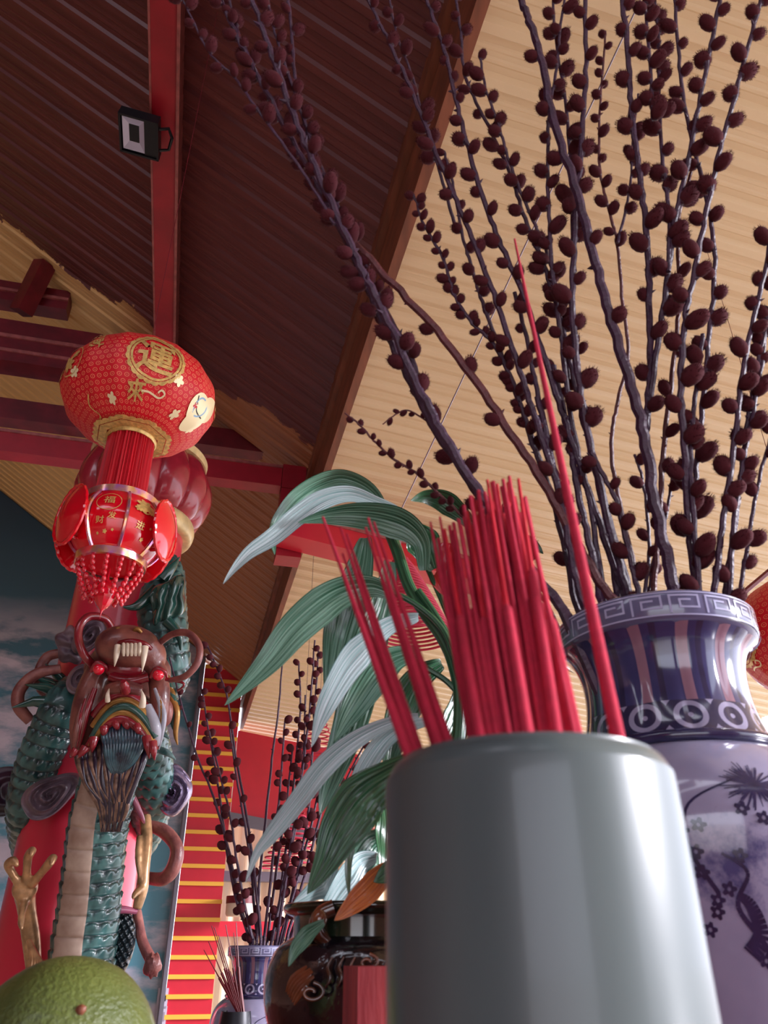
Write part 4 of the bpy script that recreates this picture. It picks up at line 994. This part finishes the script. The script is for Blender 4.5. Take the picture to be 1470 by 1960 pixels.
relief(152, 1300, 3.16, 22, 30, (spiral(2.5, 4), lambda a: 1), M_CLOUD, 'carved_cloud', DP, rot=-.3)
relief(330, 1512, 3.42, 36, 46, (lambda a, r: 5*math.sin(3*2*PI*r + 2*a), lambda a: 1+.05*math.cos(4*a)), M_SILVER, 'carved_knob', DP, rot=.1, depth=30)
relief(22, 1512, 3.62, 60, 44, (lambda a, r: 4*math.sin(14*r), lambda a: 1+.1*math.cos(3*a)), mat('dark_carved_fin', (70, 44, 62), .35, rgb2=(34, 22, 38), vscale=10), 'carved_fin', DP, rot=.3)
# loops
obj('tendril', tpx(MB(), [(118, 1250, 3.3, 9), (90, 1258, 3.3, 10), (74, 1290, 3.3, 10), (80, 1320, 3.3, 9), (98, 1332, 3.32, 8)], 0), M_COIL, DP)
obj('tendril', tpx(MB(), [(116, 1280, 3.26, 9), (70, 1290, 3.24, 11), (38, 1320, 3.24, 12), (36, 1352, 3.26, 12), (58, 1380, 3.3, 10)], 0), M_COIL, DP)
obj('tendril', tpx(MB(), [(285, 1580, 3.36, 10), (315, 1592, 3.36, 13), (338, 1622, 3.34, 13), (332, 1660, 3.34, 14), (312, 1682, 3.36, 13), (280, 1680, 3.4, 11)], 0), M_COIL, DP)
mb = tpx(MB(), [(262, 1745, 3.34, 9), (272, 1800, 3.32, 10), (288, 1835, 3.30, 11)], 0); ell(mb, 292, 1848, 3.28, 17, 21, 15, disp=lambda d: .12*math.sin(9*d.x+5*d.z))
obj('staff', mb, M_COIL, DP)
# fish-like fin and scaled wing above the right shoulder
relief(322, 1150, 3.18, 32, 48, (lambda a, r: 5*math.sin(10*r*math.cos(a)+3*r*math.sin(a)), lambda a: 1+.14*math.cos(4*a+.5)), M_GREENB, 'scaled_fin', DP, rot=-.25)
mb = tpx(MB(), [(310, 1110, 3.2, 14), (330, 1085, 3.2, 8), (344, 1066, 3.22, 1)], 0); tpx(mb, [(300, 1130, 3.2, 14), (262, 1160, 3.16, 9), (236, 1162, 3.14, 2)], 0); tpx(mb, [(320, 1190, 3.2, 12), (342, 1215, 3.2, 8), (346, 1245, 3.22, 2)], 0)
obj('tail_fins', mb, M_GREENB, DP)
# ornate left-hand frills beside the right jaw
mb = MB()
for k, (x, y) in enumerate(((325, 1318), (330, 1345), (322, 1372), (330, 1335), (318, 1400), (330, 1440))):
    tpx(mb, [(302, y-6, 3.05, 7), (x-8, y+2, 3.02, 6), (x+6, y+14, 3.02, 1.2)], 0)
obj('side_frill', mb, mat('teal_ivory_frill', (156, 190, 190), .35, rgb2=(60, 112, 116), vscale=30), DP)
obj('ear', tpx(MB(), [(300, 1340, 2.98, 8), (318, 1352, 2.95, 12), (318, 1380, 2.96, 9), (306, 1392, 2.98, 2)], 0), M_COIL, DP)
# beard: long tapered locks, one carved part
rr = random.Random(11); mb = MB()
for k in range(13):
    x0 = 196 + k*6.2; xm = 236 + (x0-236)*.95; tpx(mb, [(x0, 1392 - 16*math.cos((x0-234)/28), 2.87, 6), (xm + 3, 1420, 2.85, 6.5), (x0*.6+.4*226, 1460, 2.87, 5.5), (222 + rr.uniform(-14, 14), 1492, 2.90, 2)], 0, mi=0, n=8)
obj('beard', mb, M_HAIR, HD)
mb = MB()
for k in range(20):
    x0 = 150 + k*6.6; s_ = 8*math.sin(k*1.3)
    end = 176 + (x0-176)*.42 + 22
    tpx(mb, [(x0, 1410 + 22*abs((x0-215)/60), 2.91, 6.5), (x0 + s_*.4, 1455, 2.89, 7), (x0*.72+.28*205 - s_*.5, 1500, 2.90, 6), (end + 4 + s_, 1545, 2.93, 5.5), (end*.7+62, 1592, 2.97, 1)], 0, mi=(k % 2), n=8)
obj('long_locks', mb, [M_HAIRG, mat('dark_violet_hair', (44, 34, 54), .25, coat=.5)], HD)
# ---- golden claw at lower left, golden hind limb at right
mb = MB()
tpx(mb, [(66, 1870, 3.24, 14), (60, 1800, 3.22, 17), (52, 1745, 3.18, 17), (48, 1712, 3.14, 20)], 0)
ell(mb, 48, 1700, 3.12, 24, 24, 15)
for pts in ([(38, 1695, 3.10, 9), (24, 1672, 3.06, 8), (16, 1655, 3.03, 9), (26, 1647, 3.00, 8), (34, 1658, 2.99, 4)],
            [(50, 1690, 3.10, 9), (52, 1662, 3.05, 8), (54, 1640, 3.02, 9), (62, 1628, 2.99, 8), (58, 1640, 2.97, 4)],
            [(60, 1694, 3.10, 9), (80, 1670, 3.06, 8), (92, 1655, 3.03, 9), (102, 1642, 3.00, 8), (97, 1658, 2.98, 4)],
            [(48, 1725, 3.12, 8), (42, 1748, 3.09, 7), (40, 1768, 3.07, 6), (42, 1780, 3.06, 3)]):
    tpx(mb, pts, 0)
CLW = obj('claw', mb, M_GOLDP, DP); rm = CLW.modifiers.new('r', 'REMESH'); rm.mode = 'VOXEL'; rm.voxel_size = .006; rm.use_smooth_shade = True; sm = CLW.modifiers.new('s', 'SMOOTH'); sm.iterations = 2
mb = MB()
for k in range(6): tpx(mb, [(55+3*k, 1800+6*k, 3.16, 5), (62+5*k, 1840+4*k, 3.14, 5), (50+2*k, 1880, 3.14, 1)], 0, n=7)
obj('claw_tuft', mb, M_GOLDP, DP)
mb = tpx(MB(), [(278, 1562, 3.30, 11), (280, 1610, 3.28, 12), (276, 1660, 3.26, 11), (272, 1700, 3.26, 12), (262, 1740, 3.26, 9)], 0)
tpx(mb, [(266, 1600, 3.26, 5), (264, 1640, 3.24, 6), (268, 1680, 3.24, 4)], 0); tpx(mb, [(270, 1700, 3.24, 8), (258, 1712, 3.2, 6), (254, 1722, 3.18, 2)], 0)
HL = obj('hind_limb', mb, M_GOLDP, DP); rm = HL.modifiers.new('r', 'REMESH'); rm.mode = 'VOXEL'; rm.voxel_size = .006; rm.use_smooth_shade = True
# pink flame border with a scaled field, lower right
obj('flame_border', tpx(MB(), [(262, 1745, 3.26, 5), (225, 1742, 3.22, 8), (194, 1762, 3.18, 10), (180, 1790, 3.16, 10), (190, 1808, 3.15, 9), (172, 1826, 3.15, 10), (172, 1852, 3.15, 10), (198, 1868, 3.15, 9), (216, 1886, 3.16, 7), (224, 1905, 3.16, 2)], 0), mat('mauve_pink_glaze', (176, 96, 124), .25, coat=.5, var=.3, vscale=14), DP)
relief(222, 1812, 3.28, 34, 62, (lambda a, r: 5*math.sin(16*r*math.cos(a))*math.sin(16*r*math.sin(a)*1.6), lambda a: 1), M_SCALE, 'scaled_thigh', DP, rot=-.1, n=96, rows=40)
obj('pink_ridge', tpx(MB(), [(242, 1508, 3.10, 6), (256, 1530, 3.10, 6), (270, 1560, 3.14, 5), (276, 1575, 3.18, 2)], 0), MATS['mauve_pink_glaze'], DP)
# ================================================================ POTTED PLANT
M_LEAF = mat('green_strap_leaf', (70, 124, 84), .3, coat=.35)
def leafmat(name, c0, c1, c2, freq=9):
    m = mat(name, c0, .24, coat=.55); N, L, b = nodes(m)
    uv = N.new('ShaderNodeUVMap'); sp = N.new('ShaderNodeSeparateXYZ'); L.new(uv.outputs[0], sp.inputs[0])
    mp = N.new('ShaderNodeMapping'); mp.inputs['Scale'].default_value = (freq, .8, 1); L.new(uv.outputs[0], mp.inputs[0])
    nz = N.new('ShaderNodeTexNoise'); nz.inputs['Scale'].default_value = 2.2; nz.inputs['Detail'].default_value = 5; L.new(mp.outputs[0], nz.inputs[0])
    rp = N.new('ShaderNodeMapRange'); rp.inputs[1].default_value = .38; rp.inputs[2].default_value = .66; L.new(nz.outputs[0], rp.inputs[0])
    c = mixc(N, L, rp.outputs[0], s2l(c0), s2l(c1)); L.new(c, b.inputs['Base Color'])
    wv = math_n(N, L, 'SINE', math_n(N, L, 'MULTIPLY', sp.outputs[0], 60.0))
    bp = N.new('ShaderNodeBump'); bp.inputs['Strength'].default_value = .35; bp.inputs['Distance'].default_value = .0015
    L.new(math_n(N, L, 'ADD', wv, math_n(N, L, 'MULTIPLY', nz.outputs[0], 3.0)), bp.inputs['Height']); L.new(bp.outputs[0], b.inputs['Normal'])
    return m
M_LF1 = leafmat('green_striped_sheen_leaf', (36, 92, 66), (126, 174, 150), None)  # lighter streaks put leaf sheen into the green
M_LF2 = leafmat('pale_teal_sheen_leaf', (134, 172, 172), (214, 228, 232), None)  # pale bluish tone includes sheen painted into the leaf colour
M_LF3 = leafmat('dark_green_leaf', (22, 66, 42), (56, 112, 74), None, 6)
M_LF4 = leafmat('yellowing_leaf', (186, 92, 40), (214, 128, 62), None, 4)
PLB = P(700, 1760, 1.02); POTC = Vector((P(692, 1850, 1.02).x, 1.02, TT))
PLANT = thing('potted_plant', POTC, 'leafy green houseplant growing in the dark glazed pot in the middle', 'plant')
def leaf(pix, wd, m, Y=.95, Y1=None, tilt=.3, fold=.25, label=None, wav=.0, seed=0, name='leaf', wbase=.25, parent=None, peak=.42):
    """pix base -> tip, wd = full width in photo pixels at the widest"""
    rr = random.Random(seed + int(pix[0][0])); q_ = cr(pix, 10); n = len(q_)
    Y1 = Y1 if Y1 is not None else Y
    C3 = [P(a[0], a[1], a[2] if len(a) > 2 else Y + (Y1-Y)*(i/(n-1))) for i, a in enumerate(q_)]
    nu = 12; mb = MB(); wv = rr.uniform(0, 6)
    def pt(u, v, off=0):
        k = v*(n-1); i = min(int(k), n-2); t = k-i; p = C3[i].lerp(C3[i+1], t)
        d = (C3[min(i+2, n-1)] - C3[max(i-1, 0)]).normalized(); view = (Vector((0, 0, CZ)) - p).normalized()
        s = d.cross(view).normalized(); nn = s.cross(d).normalized()
        s2 = (s*math.cos(tilt) + nn*math.sin(tilt)).normalized(); n2 = s2.cross(d).normalized()
        prof = (wbase + (1-wbase)*min(1, v/peak)**.8) if v < peak else max(.0, 1-((v-peak)/(1-peak))**1.7)
        prof = max(prof, .012); hw = wd*.5*PXR(q_[i][0], q_[i][1], p.y)*prof
        x = 2*u-1
        return p + s2*(x*hw) + n2*(fold*abs(x)*hw + wav*hw*math.sin(v*17 + wv + x*1.2) + .022*hw*math.sin(x*16) + off)
    mb.grid(lambda u, v: pt(u, v, .0004), nu*2, n*2); mb.grid(lambda u, v: pt(u, v, -.0004), nu*2, n*2, flip=True)
    o = obj(name, mb, m, parent or PLANT)
    if label: o['label'] = label
    return o
def stalk(pix, r, Y, m=None, name='stem', parent=None):
    return obj(name, MB().tube(path(pix, 8, Y), [r]*((len(pix)-1)*8+1), 10), m or M_LF3, parent or PLANT)
stalk([(748, 1024), (762, 1060), (782, 1120), (812, 1172), (846, 1220), (868, 1270), (880, 1340), (872, 1450), (840, 1580), (780, 1700), (735, 1770)], .0085, .98)
stalk([(800, 1130), (835, 1180), (862, 1230), (880, 1300)], .005, .97); stalk([(735, 1125), (800, 1160), (850, 1210), (880, 1290)], .0042, .96)
stalk([(815, 1080), (850, 1160), (875, 1230), (885, 1320)], .004, 1.0); stalk([(880, 1330), (850, 1300), (800, 1270), (770, 1250)], .004, .98)
LV = [
 ([(738, 1000), (728, 960), (700, 930), (655, 914), (610, 925), (570, 950), (540, 985), (525, 1010), (522, 1040), (526, 1062)], 46, M_LF1, .94, .5, 'arching green leaf with a thin hooked tip'),
 ([(760, 975), (720, 962), (670, 947), (620, 958), (570, 990), (525, 1028), (480, 1058), (450, 1088), (427, 1118)], 44, M_LF2, .92, -.4, 'pale teal leaf reaching farthest left'),
 ([(812, 1092), (808, 1040), (780, 1008), (730, 990), (680, 984), (620, 988), (570, 1000)], 66, M_LF1, .93, .35, None),
 ([(830, 1090), (812, 1050), (800, 1020), (795, 1000)], 70, M_LF3, .97, -.3, None),
 ([(905, 1010), (885, 985), (850, 958), (815, 950), (786, 958)], 46, M_LF3, .96, .3, None),
 ([(750, 1138), (712, 1122), (660, 1130), (610, 1160), (560, 1205), (515, 1262), (470, 1310), (430, 1350)], 74, M_LF1, .90, .25, 'large striped leaf pointing down left over the cream ceiling'),
 ([(700, 1030), (690, 1090), (672, 1160), (655, 1230), (640, 1290), (625, 1345)], 84, M_LF1, .97, -.4, None),
 ([(745, 1075), (735, 1140), (712, 1210), (690, 1290), (668, 1380), (645, 1450), (622, 1520), (612, 1560)], 80, M_LF1, .96, .35, None),
 ([(800, 1180), (745, 1195), (700, 1230), (665, 1270), (630, 1330), (610, 1380), (596, 1430)], 66, M_LF2, .93, .55, None),
 ([(800, 1250), (750, 1265), (710, 1310), (670, 1370), (640, 1420)], 70, M_LF1, .95, -.3, None),
 ([(800, 1370), (740, 1385), (680, 1415), (620, 1465), (570, 1530), (520, 1595), (490, 1635), (470, 1690)], 44, M_LF2, .90, .35, 'long pale teal leaf drooping toward the small willow bunch'),
 ([(830, 1380), (775, 1395), (730, 1430), (690, 1500), (668, 1580), (660, 1640)], 50, M_LF2, .93, -.7, None),
 ([(800, 1450), (740, 1490), (690, 1530), (650, 1590), (622, 1650), (588, 1712)], 100, M_LF3, .89, .2, 'broad dark green leaf pointing down left above the pot'),
 ([(700, 1560), (672, 1610), (664, 1660), (668, 1720)], 26, M_LF3, .92, .9, None),
 ([(845, 1270), (800, 1300), (770, 1360), (750, 1430), (740, 1500)], 70, M_LF3, .98, .2, None),
 ([(890, 1290), (880, 1360), (850, 1430), (830, 1480)], 60, M_LF3, 1.0, .2, None),
 ([(870, 1180), (900, 1200), (905, 1270), (890, 1340)], 60, M_LF3, 1.02, .2, None),
 ([(780, 1660), (740, 1668), (700, 1705), (665, 1738), (640, 1762)], 50, M_LF4, .90, .3, 'orange brown withered leaf over the pot rim'),
 ([(800, 1640), (770, 1650), (740, 1670), (715, 1688)], 52, M_LF3, .895, .3, None),
 ([(620, 1765), (590, 1785), (565, 1815), (552, 1850)], 34, M_LF1, .90, .4, 'small leaf hanging left of the pot'),
 ([(640, 1640), (620, 1680), (600, 1700), (560, 1730)], 60, M_LF2, 1.04, .6, None),
 ([(720, 1640), (690, 1650), (660, 1690), (625, 1740), (605, 1760)], 60, M_LF2, 1.05, .5, None),
 ([(740, 1600), (710, 1620), (690, 1660), (700, 1720)], 70, M_LF1, 1.08, .4, None),
 ([(735, 1520), (742, 1580), (740, 1640), (730, 1690)], 60, M_LF3, 1.08, .4, None),
 ([(1000, 1095), (985, 1060), (1010, 1040), (1040, 1060)], 40, M_LF3, 1.3, .4, None),
]
for i, (px, wd, m, Y, tl, lab) in enumerate(LV):
    leaf(px, wd, m, Y + .02, Y - .02, tl, .28, lab, wav=.05, seed=i)
    if i in (2, 5, 7, 8, 10, 12): pass
# red anthurium spathes among the leaves
M_SPA = mat('red_anthurium_spathe', (222, 44, 52), .15, coat=.9)
for k, (px, wd) in enumerate((([(862, 1040), (856, 1075), (858, 1110), (876, 1150)], 46), ([(832, 1100), (838, 1115), (850, 1140)], 26))):
    leaf(px, wd, M_SPA, 1.0, .99, -.5, .3, ('large' if k == 0 else 'small') + ' glossy red flower', seed=60+k, name='flower', wbase=.7, peak=.25)
obj('flower_spike', MB().tube(path([(868, 1060), (864, 1085), (866, 1112)], 6, .985), [.004]*12 + [.001], 8), M_YEL, PLANT)
# ---- glazed dragon pot
M_POT = mat('dark_brown_glaze', (66, 42, 34), .08, coat=1, rgb2=(18, 20, 30), vscale=9, bump=.5, bscale=22)
M_POTG = mat('dark_green_pot_glaze', (38, 62, 44), .12, coat=1, rgb2=(30, 26, 22), vscale=14)
M_POTO = mat('amber_brown_glaze', (148, 82, 50), .15, coat=.9, rgb2=(60, 36, 26), vscale=20)
PT = thing('flower_pot', POTC, 'dark glazed round pot with scroll reliefs half hidden by the celadon pot', 'pot')
pz_ = CZ + .052 - TT
obj('body', MB().lathe(POTC, cr([(.055, 0), (.062, .004), (.085, .04), (.103, .085), (.107, .12), (.099, .150), (.082, .163)], 6), 96,
    lobes=lambda th, z, r: r*(1 + .02*math.sin(3*th + 40*z)*(z > .04))), M_POT, PT)
obj('neck', MB().lathe(POTC, cr([(.080, .162), (.078, .166), (.078, .180), (.082, .186)], 4), 96), M_POTG, PT)
obj('rim', MB().lathe(POTC, cr([(.080, .184), (.090, .188), (.093, pz_-.004), (.090, pz_), (.084, pz_-.002), (.080, .18), (.079, .15)], 5), 96), M_POTG, PT)
obj('soil', MB().lathe(POTC, [(.081, pz_-.008), (.05, pz_-.003), (0, pz_)], 32), mat('bark_soil', (96, 60, 44), .95, bump=1, bscale=120), PT)
mb = tpx(MB(), [(640, 1738, .935, 16), (612, 1752, .935, 15), (606, 1780, .935, 15), (622, 1800, .94, 12), (640, 1818, .94, 6)], 0); ell(mb, 612, 1760, .925, 15, 17, 12)
obj('handle', mb, M_POTO, PT)
for cx, cy, sc_ in ((704, 1842, 1), (596, 1900, 1.2)):
    mb = MB(); q_ = [(cx + sc_*(4+2.3*a)*math.cos(a), cy - sc_*(4+2.3*a)*math.sin(a)*.75, .905, 3.2*sc_) for a in [x*.55 for x in range(15)]]
    tpx(mb, q_, 0, n=8, sub=3); obj('scroll_relief', mb, M_POTO, PT)
for k in range(6):
    x = 636 + k*22; mb = tpx(MB(), [(x, 1832, .915, 2), (x-9, 1852, .912, 4), (x-4, 1872, .91, 4), (x-14, 1892, .91, 1.5)], 0, n=8, sub=4); obj('relief_curl', mb, M_POTO, PT)
mb = MB()
for k in range(6): tpx(mb, [(585 + 3*k + R_.uniform(-8, 8), 1850 + 6*k*.8, .915, 3), (560 + 4*k, 1872 + 6*k*.8, .912, 6), (548+3*k, 1898 + 5*k, .915, 2)], 0, n=7, sub=3)
obj('mane_relief', mb, M_POTO, PT)
# red wooden block in front of the pot
RBp = P(716, 1925, .80); mb = MB().box((RBp.x + .012, RBp.y, (TT + RBp.z + .030)/2), (.034, .03, (RBp.z + .030 - TT)/2), Matrix.Rotation(.25, 3, 'Z'))
tag(obj('wooden_block', mb, mat('faded_red_wood', (196, 74, 78), .55, rgb2=(150, 40, 48), vscale=6, stretch=(8, 8, 1), bump=.2), origin=(RBp.x, RBp.y, TT), smooth=False), 'faded red wooden block between glazed pot and celadon pot', 'block')
# pomelo
M_POM = mat('pomelo_skin', (108, 116, 52), .45, rgb2=(76, 88, 40), vscale=12, bump=.35, bscale=260, coat=.15)
pc = P(108, 2046, .735); pr = .0765
t = thing('pomelo', (pc.x, pc.y, pc.z-pr), 'green pomelo with a small brown scar at the bottom left corner', 'fruit')
obj('skin', MB().ball(pc, pr, 64, disp=lambda d: .015*noise.noise(d*1.5)), M_POM, t)
sc0 = P(153, 1937, .68); dv = (sc0-pc).normalized(); 
obj('scar', MB().ball(pc + dv*(pr-.0005), (.004, .003, .004), 10, disp=lambda d: .4*noise.noise(d*4)), M_WOOD, t)
# ================================================================ INCENSE COILS
M_COILR = mat('red_incense_coil', (204, 52, 84), .7, var=.2, vscale=30)
M_COILP = mat('pink_incense_coil', (226, 150, 140), .7, var=.2, vscale=30)
def coil(px, py, Y, px2, py2, rmax, turns, label, m):
    top = P(px, py, Y); bot = P(px2, py2, Y + .0); n = turns*40; pts = []
    for i in range(n+1):
        s = i/n; a = s*turns*2*PI; r = rmax*(.12 + .88*s**.8)
        c = top.lerp(bot, s); pts.append(c + Vector((r*math.cos(a), r*math.sin(a), 0)))
    o = obj('incense_coil', MB().tube(pts, [.0075 if Y < 5 else .006]*len(pts), 6), m, origin=top)
    tag(o, label, 'incense coil')
    if Y > 4.5:
        b_ = top.x*CB + top.y*SB; zc = 3.16 - .116*(b_-FASC) + CZ
        obj('string', MB().tube([top, Vector((top.x, top.y, zc-.05))], .002, 5), M_WIRE, o)
    return o
coil(766, 1066, 4.0, 796, 1225, .215, 24, 'large pink and red spiral incense cone hanging behind the plant leaves', M_COILR)
coil(575, 1555, 6.0, 548, 1665, .20, 12, 'small red spiral incense cone behind the distant willow bunch', M_COILR)
coil(690, 1500, 6.5, 700, 1640, .22, 12, 'pale spiral incense cone seen between the lower plant leaves', M_COILP)
coil(612, 1370, 7.0, 606, 1460, .20, 10, 'far spiral incense cone behind the tips of the distant willow', M_COILR)
for (px, py, Y, nm) in ((766, 1066, 4.0, 'hanging string of the large spiral incense cone'),):
    tp_ = P(px, py, Y); o = obj('string', MB().tube([tp_, P(768, 975, 3.75)], .002, 5), M_WIRE, origin=tp_); tag(o, nm, 'string')
# wall mounted round lamps seen past the pilaster
lp = P(460, 1738, 1.0) - Vector((0, 0, CZ)); lp = lp*((AW-.22)/(lp.x*-SB + lp.y*CB)) + Vector((0, 0, CZ))
t = thing('wall_lamp', lp, 'round cream drum lamp beside the right edge of the striped pilaster', 'lamp')
obj('lamp_shade', MB().lathe(lp, [(0, -.10), (.17, -.10), (.19, -.07), (.19, .05)], 40), mat('cream_lamp_shade', (224, 204, 184), .5), t)
obj('lamp_band', MB().lathe(lp, [(.192, .05), (.195, .05), (.195, .14), (0, .15)], 40), M_MAROON, t)
obj('bracket', MB().box(lp + AX*.13, (.05, .09, .04), BM), M_MAROON, t, smooth=False)
mb = MB(); a = P(1500, 1070, 3.0); b2 = P(1405, 1150, 3.0); mb.tube([a, b2], .012, 6)
tag(obj('metal_rod', mb, M_MAROON, origin=b2), 'dark slanted rod at the right edge above the large vase', 'rod')

# cheek folds, nostrils and pale jaw ridges of the dragon's head
for k in range(4):
    obj('cheek_fold', tpx(MB(), [(182-8*k, 1318+10*k, 2.86, 5), (166-6*k, 1362+9*k, 2.86, 7), (158-5*k, 1400+7*k, 2.88, 6), (150-4*k, 1436+4*k, 2.90, 1.5)], 0), M_BROWN if k % 2 else M_REDB, HD)
for k in range(3):
    obj('jaw_ridge', tpx(MB(), [(296+4*k, 1318+8*k, 2.86, 3), (308+3*k, 1355+6*k, 2.86, 5), (306+2*k, 1395+5*k, 2.88, 4), (300+2*k, 1435, 2.90, 1)], 0), M_WHITEB if k != 1 else M_GOLDB, HD)
for x in (226, 262):
    obj('nostril', tpx(MB(), [(x-8, 1212, 2.80, 3), (x, 1204, 2.79, 5), (x+9, 1211, 2.80, 3)], 0), M_GOLDB, HD)
obj('gum', tpx(MB(), [(214, 1240, 2.80, 4), (228, 1231, 2.775, 5), (252, 1228, 2.765, 6), (276, 1232, 2.775, 5), (290, 1242, 2.80, 4)], 0), M_DRED, HD)
for k in range(5):
    obj('mane_lock', tpx(MB(), [(300+3*k, 1290+6*k, 2.98, 6), (322+4*k, 1300+14*k, 2.98, 6), (316+5*k, 1330+18*k, 3.0, 5), (332+2*k, 1346+20*k, 3.02, 1)], 0), M_GREENB if k % 2 else M_GOLDB, HD)
